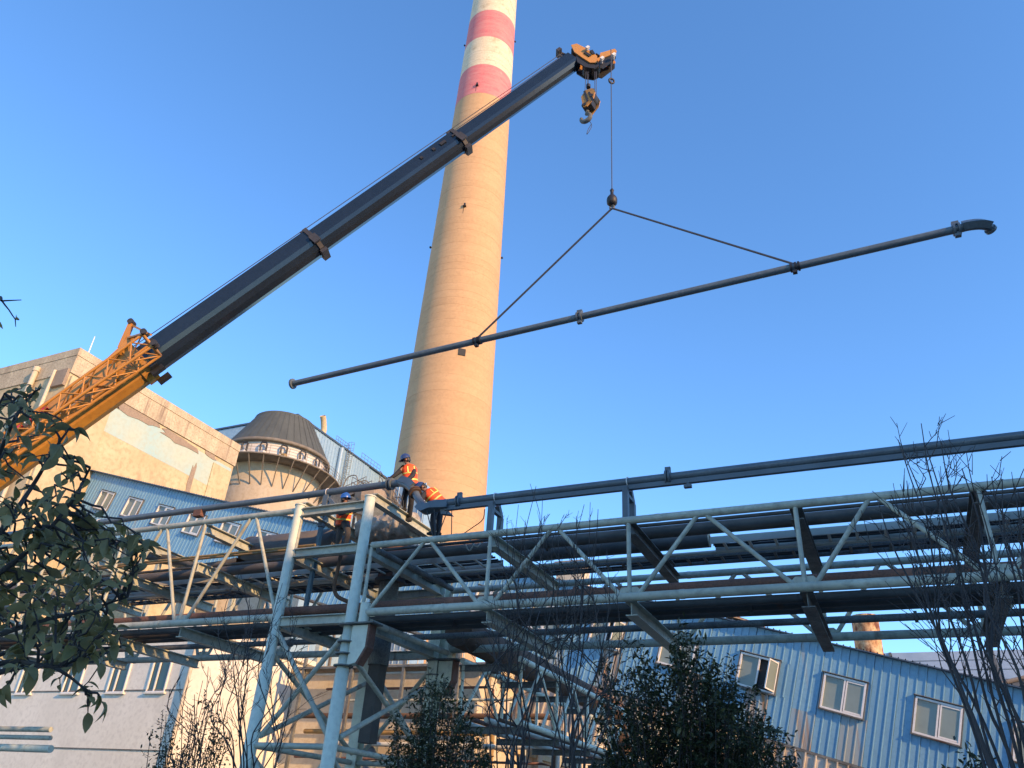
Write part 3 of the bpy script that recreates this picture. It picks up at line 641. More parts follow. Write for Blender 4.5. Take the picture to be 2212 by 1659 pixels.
# corbel on the near leg and on the far leg
for d, x in ((D1, LX[1]), (D2, LX[1])):
    cx = x
    for z in (5.55, 5.18, 4.92, 4.66): MB().tube([(cx, d, z - .014), (cx, d, z + .014)], .255 if z > 5.4 else .225, 16).build('collar_ring', P_DARKST, tw)
    MB().prism([(cx + .16, d - .10, 5.53), (cx + .62, d - .10, 5.53), (cx + .62, d - .10, 5.05), (cx + .42, d - .10, 4.72), (cx + .16, d - .10, 4.66)], (0, .2, 0)).build('corbel', P_LEG, tw)
    MB().prism([(cx + .60, d - .13, 5.54), (cx + .66, d - .13, 5.54), (cx + .66, d - .13, 5.03), (cx + .45, d - .13, 4.66), (cx + .40, d - .13, 4.69), (cx + .60, d - .13, 5.04)], (0, .26, 0)).build('corbel_rim', P_RUST, tw)
    MB().box((cx + .4, d, 5.565), (.75, .42, .03)).build('seat_plate', P_DARKST, tw)
    MB().tube([(cx + .36, d, 5.58), (cx + .36, d, 6.05)], .12, 12).build('bearing_post', P_LEG, tw)

# pipes lying on the bridge --------------------------------------------------
def longpipe(name, label, x0, x1, d, z, r, m, cat='pipe', fl=(), grp=None, n=14):
    t = thing(name, label, cat, ((x0 + x1) / 2, d, z - r), grp)
    MB().tube([(x0, d, z), (x1, d, z)], r, n).build('pipe_run', m, t)
    for x in fl:
        MB().tube([(x - .03, d, z), (x + .03, d, z)], r * 1.55, 16).build('flange', m, t)
    return t
ZP = ZB - .06
longpipe('rust_pipe', 'reddish rust brown pipe just above the near bottom chord', -31, 9.2, 15.62, 6.14, .115, P_RUST, fl=(-20.3, -5.9, 4.4))
longpipe('dark_pipe', 'thin dark pipe beside the rust brown pipe on the lower tier', -31, 9.2, 15.86, ZP + .10, .085, P_DARKP)
longpipe('lower_pipe', 'dark lower tier pipe just behind the near bottom chord', -31, 9.2, 16.32, ZP + .12, .11, P_DARKP, fl=(-17.5, -9.2, -2.4, 3.1))
longpipe('lower_pipe', 'dark brown lower tier pipe in the middle of the bridge floor', -31, 9.2, 16.72, ZP + .12, .11, P_LAG)
longpipe('lower_pipe', 'thin grey lower tier pipe nearest to the far truss', -31, 9.2, 17.62, ZP + .08, .075, P_DARKST, fl=(-15.1, -6.6, .6, 4.2))
ZU = ZT + .02
longpipe('upper_pipe', 'dark lagged upper tier pipe next to the near top chord', -31, 9.2, 16.3, ZU + .14, .135, P_LAG, fl=(-6.9,))
longpipe('upper_conduit', 'thin dark conduit along the top of the upper pipes', -31, 9.2, 15.75, ZU + .12, .04, P_DARKP)
IPX = -3.3
ip = longpipe('insulated_pipe', 'thick lagged pipe with an open cut end showing pale insulation', -8.0, IPX, 17.15, ZU + .17, .17, P_LAG)
MB().lathe((IPX, 17.15, ZU + .17), [(.17, 0), (.172, .02), (.13, .022), (.10, .02), (.10, -.05)], 20, (1, 0, 0)).build('insulation_end', P_CREAM, ip, fix=False)
MB().lathe((-8.0, 17.15, ZU + .17), [(.10, -.04), (.23, -.04), (.23, .02), (.17, .02)], 20, (1, 0, 0)).build('end_flange', P_DARKP, ip, fix=False)
def tray(label, d0, d1, x0, x1, z, side=.12, step=.42, m=P_TRAY, floor=None):
    t = thing('cable_tray', label, 'cable tray', ((x0 + x1) / 2, (d0 + d1) / 2, z), 'cable trays on the upper tier')
    for d in (d0, d1): MB().bar((x0, d, z + side / 2), (x1, d, z + side / 2), .03, side).build('side_rail', m, t)
    src = None; k = 0
    n = int((x1 - x0) / step)
    for k in range(n):
        x = x0 + (k + .5) * step
        if src is None:
            src = MB().box((0, 0, 0), (.06, d1 - d0 - .034, .03)).build('rung', m, None); me = src.data; bpy.data.objects.remove(src)
        inst('rung', me, t, (x, (d0 + d1) / 2, z + .03))
    c = MB(); rr_ = random.Random(int(d0 * 10))
    for q in range(4):
        dd = d0 + (d1 - d0) * (q + .6) / 4.4
        c.tube([(x0 + (x1 - x0) * k / 24, dd + rr_.uniform(-.03, .03), z + .075 + rr_.uniform(0, .03)) for k in range(25)], .028, 6)
    c.build('cables', P_BLACK, t); return t
tray('wide pale cable tray with cross ribs on the upper tier', 17.0, 17.55, IPX + .06, 9.2, ZU + .02, .16, .55)
tray('narrow cable ladder nearest to the far top chord', 17.85, 18.4, -31, 9.2, ZU + .0, .13, .40, P_DARKST)
tray('pale cable tray running along the left span upper tier', 16.75, 17.45, -31, -8.6, ZU + .02, .18, .6)
longpipe('channel_rail', 'slim pale channel rail between the two cable trays', -31, 9.2, 17.7, ZU + .06, .045, P_TRAY, 'rail')
for dd, lab in ((15.25, 'near ochre gas pipe threading through the left span'), (15.42, 'far ochre gas pipe threading through the left span')):
    longpipe('gas_pipe', lab, -31, -12.9, dd, ZT + .26, .032, P_OCHRE, grp='ochre gas pipes')
# big dark duct with crumpled lagging near the tower
bd = thing('large_dark_duct', 'big dark cylindrical duct lying in the left span next to the tower', 'duct', (-14.6, 17.0, 7.6))
MB().lathe((-17.1, 17.4, 8.42), [(.0, 0), (.50, 0), (.56, .05), (.56, 3.3), (.0, 3.3)], 28, (1, 0, 0)).build('shell', P_LAG, bd, fix=False)
MB().tube([(-17.06, 17.4, 8.42), (-17.0, 17.4, 8.42)], .585, 28).build('end_ring', P_DARKP, bd)
tarp = thing('sagging_sheet', 'sagging dark lagging sheet hanging off the upper pipes of left span', 'sheet', (-18.3, 16.6, 7.9))
mb = MB(); pts = catmull([(-20.4, 16.4, 8.35), (-19.2, 16.4, 8.18), (-18.2, 16.45, 7.9), (-17.4, 16.5, 7.9), (-16.8, 16.6, 8.0)], 6)
vs = []; fs = []
for p_ in pts: vs += [p_ + V((0, -.05, .09)), p_ + V((0, .0, -.09)), p_ + V((0, .75, -.02)), p_ + V((0, .75, .12))]
for i in range(len(pts) - 1):
    for k in range(4): fs.append((i * 4 + k, i * 4 + (k + 1) % 4, i * 4 + 4 + (k + 1) % 4, i * 4 + 4 + k))
mb.add(vs, fs, True).build('sheet', P_LAG, tarp)
rw_ = thing('rockwool_duct', 'crumpled grey rockwool wrapped pipe behind the worker at left', 'duct', (-12.6, 17.4, 8.0))
mb = MB(); nA, nL = 36, 46; x0, x1 = -13.2, -11.4
vs = []
for i in range(nL + 1):
    for k in range(nA):
        a = 2 * math.pi * k / nA; x = x0 + (x1 - x0) * i / nL
        pn = V((x * 5, math.cos(a) * 2.4, math.sin(a) * 2.4)); rr_ = .42 + .07 * noise.noise(pn) + .05 * noise.noise(pn * 2.6) + .02 * noise.noise(pn * 6)
        if i in (0, nL): rr_ *= .75
        vs.append((x, 17.5 + math.cos(a) * rr_, 8.85 + math.sin(a) * rr_ * .9))
fs = [(i * nA + k, i * nA + (k + 1) % nA, (i + 1) * nA + (k + 1) % nA, (i + 1) * nA + k) for i in range(nL) for k in range(nA)]
mb.add(vs, fs, True); mb.add(vs[:nA], [tuple(range(nA))]); mb.add(vs[-nA:], [tuple(range(nA))]); mb.build('lagging', P_WOOL, rw_)
ri = thing('rusty_riser', 'dark red rusty riser duct rising between the tower legs', 'duct', (-12.55, 18.0, 0))
MB().tube([(-12.15, 17.7, 7.4), (-12.15, 17.7, 8.55)], .36, 24).build('head', P_RUST, ri)
MB().tube([(-12.15, 17.7, 5.2), (-12.15, 17.7, 7.4)], .27, 20).build('shaft', P_DARKST, ri)
MB().tube([(-12.15, 17.7, 7.36), (-12.15, 17.7, 7.44)], .42, 24).build('flange', P_DARKP, ri)
MB().box((-12.15, 17.7, 4.3), (.34, .34, 1.9)).build('base', P_DARKP, ri)
dp = thing('brown_drop_pipe', 'small brown pipe dropping between tower legs with a bent foot', 'pipe', (-12.2, 15.4, 6.0))
q0 = onD(737, 1195, 15.5); q1 = onD(722, 1268, 15.5); q2 = onD(752, 1300, 15.6)
MB().tube(catmull([q0, lerp(q0, q1, .6), q1, lerp(q1, q2, .35) + V((-.03, 0, -.1)), q2], 5), .05, 10).build('pipe_run', P_DUCT, dp)
# transverse pipes over the tower corner
tpi = thing('transverse_pipe', 'grey pipe crossing the bridge beside the near tower leg, upper one', 'pipe', (-10.85, 16.8, 7.6))
MB().tube([(-10.9, 15.2, 7.38), (-10.75, 18.7, 7.4)], .075, 12).build('pipe_run', P_DARKST, tpi)
tpj = thing('transverse_pipe', 'grey pipe crossing the bridge beside the near tower leg, lower one', 'pipe', (-10.85, 16.8, 5.7))
MB().tube([(-10.82, 15.1, 5.66), (-10.7, 18.7, 5.68)], .075, 12).build('pipe_run', P_STEEL, tpj)
rope = thing('frayed_rope', 'pale rope tangled over the upper pipes near the bent worker', 'rope', (-8.7, 15.9, 7.6))
q = onD(1000, 1172, 15.9)
MB().tube(catmull([q + V((-1.6, .2, .1)), q + V((-.6, .1, .05)), q + V((0, 0, -.02)), q + V((.2, -.02, -.22)), q + V((.3, 0, -.05)), q + V((.18, 0, .05)), q + V((.4, 0, -.14)), q + V((.6, .1, .12)), q + V((1.3, .2, .14))], 6), .016, 6).build('strand', P_TRAY, rope)

# new slate pipe on portal frames, right ------------------------------------
np_ = longpipe('new_slate_pipe', 'long new slate blue pipe on portal posts above right span', -8.9, 9.4, 15.3, 8.46, .088, P_SLATE, n=20)
MB().bar((-9.2, 15.3, 8.317), (9.4, 15.3, 8.317), .10, .105).build('carrier_beam', P_SLATE2, np_)
MB().prism([(-9.35, 15.29, 8.34), (-9.2, 15.29, 8.34), (-9.0, 15.29, 8.14), (-9.3, 15.29, 8.2)], (0, .14, 0)).build('beam_end', P_SLATE2, np_)
for xk in (-3.72, -8.83):
    for dx in (-.035, .035): MB().tube([(xk + dx - .02, 15.3, 8.46), (xk + dx + .02, 15.3, 8.46)], .155, 18).build('coupling', P_SLATE2, np_)
    MB().box((xk, 15.3, 8.64), (.12, .07, .1)).build('clamp_lug', P_SLATE2, np_)
MB().tube([(-3.3, 15.27, 8.2), (-3.3, 15.27, 8.32)], .03, 6).box((-3.3, 15.27, 8.19), (.16, .1, .07)).build('drain_cock', P_SLATE2, np_)
for x in (-7.85, -4.62, 2.2 + 3):
    pf = thing('portal_frame', {-7.85: 'slate portal frame under the new pipe nearest the workers', -4.62: 'slate portal frame under the new pipe in mid bridge'}.get(x, 'slate portal frame under the new pipe at right end of bridge'), 'support frame', (x, 15.4, ZT), 'portal frames under the new pipe')
    MB().bar((x, 15.12, ZT - .02), (x, 15.12, 8.28), .12, .13, (0, 1, 0)).build('post', P_SLATE2, pf)
    MB().bar((x, 15.62, ZT - .02), (x, 15.62, 8.06), .12, .13, (0, 1, 0)).bar((x, 15.62, 8.06), (x, 15.44, 8.30), .12, .11, (1, 0, 0)).build('post', P_SLATE2, pf)
    MB().bar((x - .0, 15.10, 8.10), (x, 15.66, 8.10), .1, .07).build('cap_beam', P_SLATE2, pf)
    MB().lathe((x, 15.3, 8.46), [(.101, -.012), (.112, -.012), (.112, .012), (.101, .012)], 18, (1, 0, 0)).build('u_bolt', P_LAMP, pf, fix=False)
# left slate pipe
LZ = 9.51
lp2 = longpipe('left_slate_pipe', 'slate pipe crossing above the left span towards the elbow', -31, -11.35, 16.0, LZ, .095, P_SLATE, n=20)
for dx in (-.05, .05): MB().tube([(-11.4 + dx - .02, 16, LZ), (-11.4 + dx + .02, 16, LZ)], .165, 18).build('flange', P_SLATE2, lp2)
MB().box((-18.15, 16, LZ - .14), (.3, .2, .2)).build('saddle', P_RUST, lp2)
for x, lab in ((-13.45, 'slate and teal post holding the left slate pipe by the tower'), (-22.5, 'slate post holding the left slate pipe behind the leafy tree')):
    po = thing('pipe_post', lab, 'post', (x, 16.0, 5.7), 'posts under the left slate pipe')
    MB().bar((x, 16.0, ZL - .1), (x, 16.0, LZ - .08), .15, .13, (0, 1, 0)).build('upper_post', P_SLATE2, po)
    MB().bar((x, 16.0, 5.8), (x, 16.0, ZL - .11), .10, .10, (0, 1, 0)).build('lower_post', P_TEAL, po)
    MB().bar((x + .1, 16.0, LZ - .2), (x + .75, 16.0, ZL + .1), .09, .09).build('brace', P_SLATE2, po)
    MB().lathe((x, 16, LZ), [(.101, -.012), (.112, -.012), (.112, .012), (.101, .012)], 18, (1, 0, 0)).build('u_bolt', P_LAMP, po, fix=False)
# armoured double elbow joining the two
eb = thing('armoured_elbow', 'grey armoured double elbow pipe being fitted by the workers', 'elbow pipe', (-10.4, 15.7, 8.4))
path = [V((-11.32, 16.0, LZ)), V((-11.0, 16.0, LZ - .01)), onD(866, 1043, 15.95), onD(884, 1050, 15.8), onD(897, 1064, 15.65)]
pth2 = [onD(897, 1064, 15.65), onD(905, 1080, 15.55), onD(918, 1095, 15.42), V((-9.55, 15.33, 8.49)), V((-9.2, 15.3, 8.46)), V((-8.9, 15.3, 8.46))]
P1 = catmull(path, 6); P2 = catmull(pth2, 6)
MB().tube(P1, .10, 18).build('upper_bend', P_SLATE2, eb); MB().tube(P2, .098, 18).build('lower_bend', P_SLATE2, eb)
dj = (P2[1] - P2[0]).normalized()
for o in (-.04, .04): MB().tube([P2[0] + dj * (o - .018), P2[0] + dj * (o + .018)], .165, 18).build('flange', P_DUCT, eb)
# armour plates: square-section shells over the outside of each bend
def armour(Pp, i0, i1, upv, m=P_SLATE2):
    vs = []; fs = []; seg = Pp[i0:i1]
    for i, p_ in enumerate(seg):
        d = (seg[min(i + 1, len(seg) - 1)] - seg[max(i - 1, 0)]).normalized(); up = (V(upv) - d * V(upv).dot(d)).normalized(); sd_ = d.cross(up)
        for a, b in ((-.115, -.02), (-.115, .16), (.115, .16), (.115, -.02)): vs.append(p_ + sd_ * a + up * b)
    for i in range(len(seg) - 1):
        for k in range(4): fs.append((4 * i + k, 4 * i + (k + 1) % 4, 4 * i + 4 + (k + 1) % 4, 4 * i + 4 + k))
    n = 4 * (len(seg) - 1); fs += [(0, 1, 2, 3), (n, n + 1, n + 2, n + 3)]
    MB().add(vs, fs).build('armour_plate', m, eb)
armour(P1, 7, len(P1) - 3, (.6, .1, .75)); armour(P2, 9, len(P2) - 4, (-.35, -.1, -.93))
for i in range(4): 
    a = onD(925 + i * 14, 1096, 15.4); 
cab = thing('welding_cable', 'dark cable drooping from the new pipe past the bent worker', 'cable', (-9, 15.4, 7.6))
mb = MB()
q = onD(1047, 1100, 15.35)
mb.tube(catmull([q, q + V((-.03, 0, -.25)), onD(1020, 1140, 15.35), onD(980, 1165, 15.35), onD(950, 1172, 15.4)], 6), .011, 6)
mb.tube([onD(922, 1103, 15.2), onD(933, 1150, 15.2), onD(941, 1172, 15.2)], .012, 6); mb.tube([onD(938, 1100, 15.2), onD(940, 1172, 15.25)], .012, 6); mb.tube([onD(968, 1100, 15.1), onD(945, 1160, 15.1)], .011, 6); mb.tube([onD(976, 1103, 15.2), onD(975, 1166, 15.2)], .011, 6)
mb.build('strand', P_BLACK, cab)
pk = thing('scaffold_plank', 'dark plank lying on the bridge top under the bent worker', 'plank', (-9.3, 15.4, 7.56))
MB().bar((-10.6, 15.32, 7.6), (-7.9, 15.5, 7.6), .26, .05).build('plank', P_DUCT, pk)

# branch bridge with brown duct ----------------------------------------------
BXs = (-10.27, -8.6)
br = thing('branch_bridge', 'white tubular branch bridge running away from the tower to the back', 'truss bridge', (-9.4, 26, 4.0))
dn = [18.9, 21.4, 23.9, 26.4, 28.9, 31.4]
for i, x in enumerate(BXs):
    for z, nm in ((5.5, 'top_chord'), (4.02, 'bottom_chord')): MB().tube([(x, 18.8, z), (x, 36, z)], .075, 12).build(nm, P_LEG, br)
    for k in range(7):
        d = 18.9 + k * 2.5
        MB().tube([(x, d, 4.05), (x, d, 5.45)], .045, 8).build('vertical', P_LEG, br)
        MB().tube([(x, d, 4.05), (x, d + 1.25, 5.45)], .045, 8).build('diagonal', P_LEG, br); MB().tube([(x, d + 2.5, 4.05), (x, d + 1.25, 5.45)], .045, 8).build('diagonal', P_LEG, br)
for k in range(8):
    d = 18.9 + k * 2.5
    for z in (5.42, 3.92): MB().ibeam((BXs[0] - .1, d, z - .1), (BXs[1] + .1, d, z - .1), .12, .16, .015).build('cross_beam', P_DARKST, br)
for d in (27.5, 35.5):
    for x in BXs: MB().bar((x, d, 0), (x, d, 3.85), .2, .2, (0, 1, 0)).build('post', P_LEG, br)
for k, (x, z, r, m) in enumerate(((-9.9, 4.07, .06, P_RUST), (-9.5, 4.07, .07, P_TRAY), (-9.1, 4.06, .05, P_DUCT))):
    tag(MB().tube([(x, 18.9, z), (x, 36, z)], r, 8).build('branch_pipe', m), ('rusty thin pipe on the branch bridge floor', 'pale thin pipe along the middle of the branch bridge floor', 'brown thin pipe on the branch bridge floor, far side')[k], 'pipe', 'thin pipes on the branch bridge')
du = thing('brown_duct', 'fat brown duct running along the top of the branch bridge', 'duct', (-9.9, 26, 5.6))
MB().tube([(-10.2, 18.3, 6.14), (-10.2, 31, 6.1)], .40, 24).build('duct_run', P_DUCT, du)
for d in (20.5, 23.5, 26.5, 29.5): MB().tube([(-10.2, d - .03, 6.12), (-10.2, d + .03, 6.12)], .415, 24).build('joint_band', P_DUCT, du); MB().box((-10.2, d, 5.63), (.4, .2, .3)).build('saddle', P_DARKST, du)
MB().tube(catmull([(-10.2, 31, 6.1), (-10.2, 31.8, 6.1), (-10.2, 32.4, 5.6), (-10.2, 32.5, 4.6)], 5), .36, 24).build('bend', P_DUCT, du)

# small pipe stack, bottom left
ps = thing('pipe_stack_rack', 'pale tubes and flat bars racked against the white wall, low left', 'rack', (-26, 18, 2))
q = onD(100, 1608, 18); q_ = onD(0, 1600, 18)
for k, (y, r, m) in enumerate(((1618, .11, P_LEG), (1594, .07, P_STEEL), (1576, .08, P_STEEL))):
    a = onD(110, y, 18); MB().tube([(a.x, 18, a.z), (a.x - 9, 18, a.z)], r, 12).build('bar', m, ps)
for o_ in (-3.5, -6.5): MB().bar((q.x + o_, 18.1, 0), (q.x + o_, 18.1, q.z + .8), .1, .1, (0, 1, 0)).build('post', P_STEEL, ps)

# ------------------------------------------------------------------ crane
TIP = onD(1240, 135, 15.5); FORW = SITE @ V((0, 0, 1))
def atk(x, y, k): r = ray(x, y); return EYE + r * (k / r.dot(FORW))
BA = atk(325, 783, 20.0); BD = (TIP - BA).normalized()
tb0 = (BA.z - 2.9) / BD.z; BB = BA - BD * tb0; BLEN = (TIP - BB).length
side = BD.cross(V((0, 0, 1))).normalized(); bup = side.cross(BD)         # side points to the right of the boom
cr_ = thing('mobile_crane', 'yellow mobile crane with a long dark telescopic boom over the bridge', 'crane', (BB.x, BB.y, 0))
def section(l0, l1, wd, ht):
    h = ht / 2; wv = wd / 2
    prof = [(-wv, h), (wv, h), (wv, -h * .18), (wv * .86, -h * .52), (wv * .52, -h * .86), (0, -h), (-wv * .52, -h * .86), (-wv * .86, -h * .52), (-wv, -h * .18)]
    mb = MB(); a = BB + BD * l0; b = BB + BD * l1; n = len(prof)
    vs = [a + side * x + bup * y for x, y in prof] + [b + side * x + bup * y for x, y in prof]
    mb.add(vs, [tuple(range(n))[::-1], tuple(range(n, 2 * n))] + [(k, (k + 1) % n, n + (k + 1) % n, n + k) for k in range(n)]); return mb
lA = (BA - BB).length
def lpx(x, y):
    r = ray(x, y).normalized(); wv = EYE - BB; b = r.dot(BD); d0 = r.dot(wv); e = BD.dot(wv); den = 1 - b * b; return (e - b * d0) / den
l1, l2, l3 = lA - .15, lpx(683, 527), lpx(995, 308)
section(-1.2, l1, .80, .90).build('base_section', P_BOOMY, cr_)
section(l1 - .3, l2, .66, .75).build('boom_section', P_BOOMD, cr_)
section(l2 - .3, l3, .57, .66).build('boom_section', P_BOOMD, cr_)
section(l3 - .3, BLEN, .48, .57).build('boom_section', P_BOOMD, cr_)
for l, wd, ht in ((l2, .73, .83), (l3, .64, .74)):
    section(l - .09, l + .04, wd, ht).build('collar', P_COLLAR, cr_)
    c = BB + BD * (l - .03); m3 = Matrix((side, BD, bup)).transposed()
    for q_, z_ in ((c + bup * (ht / 2 + .08), (wd * .5, .16, .14)), (c - bup * (ht / 2 + .02), (wd * .5, .2, .12)), (c + side * (wd / 2 + .02) - bup * .1, (.05, .22, .3))): MB().box(q_, z_, m3).build('collar_lug', P_COLLAR, cr_)
section(l1 - .2, l1 + .1, .86, 1.0).build('collar', P_BOOMY, cr_)
m3 = Matrix((side, BD, bup)).transposed()
for (x, y, s_) in ((958, 318, (.22, .1)), (938, 332, (.1, .1)), (905, 340, (.09, .09)), (985, 307, (.16, .05))):
    l = lpx(x, y); c = BB + BD * l + side * .312 + bup * .14; MB().box(c, (.012, s_[0], s_[1]), m3).build('side_slot', P_HOLE, cr_)
mb = MB(); c = BB + BD * (l1 + .15)
for a, b in ((.2, -.52), (-.2, -.52)): mb.box(c + side * a + bup * b, (.12, .34, .14), m3)
mb.box(c + side * .3 - bup * .36, (.16, .2, .2), m3); mb.build('slide_pad', P_BLACK, cr_)
# boom head
c = BB + BD * BLEN
def hp(l, u_): return c + BD * l + bup * u_
def onB(x, y, o=0.0): r = ray(x, y); return EYE + r * ((TIP + side * o - EYE).dot(side) / r.dot(side))
for o_ in (.24, -.28):
    pl_ = [onB(x, y, 0) + side * o_ for x, y in ((1233, 113), (1245, 110), (1263, 119), (1279, 129), (1289, 137), (1288, 151), (1274, 151), (1258, 141), (1240, 128))]
    MB().prism(pl_, side * .04).build('head_plate', P_YEL, cr_)
    MB().prism([onB(x, y, 0) + side * (o_ + (.045 if o_ < 0 else -.045)) for x, y in ((1244, 132), (1258, 140), (1274, 149), (1292, 150), (1293, 156), (1283, 161), (1264, 158), (1246, 147))], side * .04).build('head_web', P_BLACK, cr_)
    pn_ = [onB(x, y, 0) + side * (o_ * .8) for x, y in ((1286, 140), (1294, 136), (1296, 127), (1327, 118), (1331, 123), (1329, 127), (1304, 137), (1291, 145))]
    MB().prism(pn_, side * .035).build('nose_plate', P_YEL, cr_)
    MB().prism([onB(x, y, 0) + side * (o_ * .7) for x, y in ((1291, 145), (1304, 137), (1329, 127), (1329, 137), (1322, 143), (1301, 159), (1293, 157))], side * .03).build('nose_web', P_BLACK, cr_)
def topb(a, b, wd, m, nm): MB().bar(onB(*a) - side * .02, onB(*b) - side * .02, wd, .03, (onB(a[0], a[1] - 10) - onB(*a))).build(nm, m, cr_)
topb((1296, 127), (1328, 118), .46, P_YEL, 'nose_cover'); topb((1296, 128.5), (1286, 141), .4, P_YEL, 'nose_cover'); topb((1245, 110.5), (1263, 119.5), .5, P_YEL, 'head_cover')
MB().box(onB(1290, 134) + side * .235, (.12, .03, .16), m3).build('nose_slot', P_HOLE, cr_)
for x, y, r_ in ((1269, 150, .17), (1286, 152, .16), (1240, 118, .1)):
    q = onB(x, y); MB().tube([q - side * .2, q + side * .2], r_, 18).build('sheave', P_BLACK, cr_)
shv = onB(1316, 135); MB().tube([shv - side * .06, shv + side * .06], .13, 18).build('nose_sheave', P_BLACK, cr_)
for (x, y) in ((1268, 124), (1299, 147), (1342 - 18, 143 - 4)):
    MB().box(onB(x, y) + side * .36, (.09, .12, .09), m3).tube([onB(x, y + 2) + side * .22, onB(x, y) + side * .34], .03, 6).build('work_lamp', P_LAMP, cr_)
for a, b in (((1262, 130), (1274, 138)), ((1276, 126), (1281, 134))): MB().bar(onB(*a) + side * .27, onB(*b) + side * .27, .09, .1).build('cable_box', P_BLACK, cr_)
mb = MB(); q = hp(.02, .5); mb.bar(hp(-.08, .40), hp(-.02, .72), .06, .06, side).bar(hp(.1, .40), hp(.05, .72), .06, .06, side).box(hp(.02, .70), (.3, .16, .12), m3); mb.build('rope_guide', P_COLLAR, cr_)
mb = MB()
mb.tube([BB + BD * l1 + bup * .58, hp(.0, .52)], .012, 5); mb.tube([BB + BD * l1 + bup * .58 + side * .2, hp(.0, .52) + side * .1], .012, 5); mb.tube([hp(.0, .52), hp(.6, -.0), shv + V((0, 0, .14))], .012, 5)
mb.build('hoist_rope', P_ROPE, cr_)
# stowed lattice jib along the near side of the base section
jb = MB(); jm = []
j0, j1 = l1 - 5.4, l1 + .42
def jp(l, a, b): return BB + BD * l + side * a + bup * (b - .42)
sA, sB = .55, 1.0
ch_ = [(sA, .62, sA, .40), (sB, .55, sB, .30), (sA, .0, sA, -.05), (sB, -.02, sB, -.08)]
for (a0_, b0_, a1_, b1_) in ((.55, .30, .55, .78), (1.0, .30, 1.0, .78), (.55, .02, .55, -.06), (1.0, .02, 1.0, -.06)):
    jb.tube([jp(j0, a0_, b0_), jp(j1, a1_, b1_ if b0_ < .2 else b0_ + .12)], .036, 8)
nb = 9
for k in range(nb):
    t0, t1 = k / nb, (k + 1) / nb; L0 = j0 + (j1 - j0) * t0; L1 = j0 + (j1 - j0) * t1; h0 = .30 + .12 * t0; h1 = .30 + .12 * t1; q0 = .02 - .08 * t0; q1 = .02 - .08 * t1
    for a in (.55, 1.0):
        jb.tube([jp(L0, a, q0), jp((L0 + L1) / 2, a, (h0 + h1) / 2)], .019, 6); jb.tube([jp((L0 + L1) / 2, a, (h0 + h1) / 2), jp(L1, a, q1)], .019, 6)
    jb.tube([jp(L0, .55, h0), jp(L1, 1.0, h1)], .017, 6); jb.tube([jp(L0, 1.0, q0), jp(L1, .55, q1)], .017, 6)
for L, up_ in ((j0, 0), (j1, .12), ((j0 + j1) / 2, .06)):
    jb.tube([jp(L, .55, .30 + up_), jp(L, 1.0, .30 + up_), jp(L, 1.0, .02 - up_ * .6), jp(L, .55, .02 - up_ * .6), jp(L, .55, .30 + up_)], .04, 8)
jb.build('lattice_jib', P_YEL, cr_)
mb = MB()
mb.prism([jp(j1 - 3.0, .40, .50), jp(j1 - .5, .40, .98), jp(j1 - .25, .40, 1.1), jp(j1 - .1, .40, .95), jp(j1 - 2.9, .40, .38)], side * .12)
mb.bar(jp(j1 - .6, .45, .95), jp(j1 + .0, .45, 1.42), .1, .14, side); mb.bar(jp(j1, .45, 1.35), jp(j1 + .15, .9, .35), .05, .05); mb.bar(jp(j1 - .3, .5, 1.05), jp(j1 + .1, 1.0, .4), .05, .05)
mb.prism([jp(j1 - 1.9, .46, .10), jp(j1 - 1.2, .46, .12), jp(j1 - .9, .46, .62), jp(j1 - 1.25, .46, .80), jp(j1 - 1.7, .46, .55)], side * .05)
mb.build('jib_bracket', P_YEL, cr_)
for (l, a, b) in ((j1 + .06, .55, .42), (j1 + .06, 1.0, .42), (j1 + .06, 1.0, -.06), (j1 + .03, .45, 1.45)):
    MB().tube([jp(l, a - .1, b), jp(l, a - .03, b)], .08, 10).tube([jp(l, a + .03, b), jp(l, a + .1, b)], .08, 10).build('pin_lug', P_COLLAR, cr_)
# boom lettering: faded maker's letters along the flank
cu = bpy.data.curves.new('lettering', 'FONT'); cu.body = 'XCMG'; cu.size = .34; cu.extrude = .004; cu.align_x = 'CENTER'
to = bpy.data.objects.new('tmp', cu); col.objects.link(to); dg = bpy.context.evaluated_depsgraph_get(); me = bpy.data.meshes.new_from_object(to.evaluated_get(dg)); bpy.data.objects.remove(to)
me.materials.clear(); me.materials.append(P_BLUELET)
le = bpy.data.objects.new('lettering', me); col.objects.link(le); le.parent = cr_
ll = lpx(128, 890); mw = Matrix((BD, bup, side)).transposed().to_4x4(); mw.translation = BB + BD * (ll) + side * .408 - bup * .05 - LOC[cr_.name]; le.matrix_local = mw
for (x, y) in ((15, 893), (45, 890), (62, 903), (82, 868), (92, 878)):
    l = lpx(x, y); q = BB + BD * l + side * .5 + bup * .28; MB().box(q, (.1, .16, .12), m3).build('marker_plate', P_REDM if x != 45 else P_LAMP, cr_)
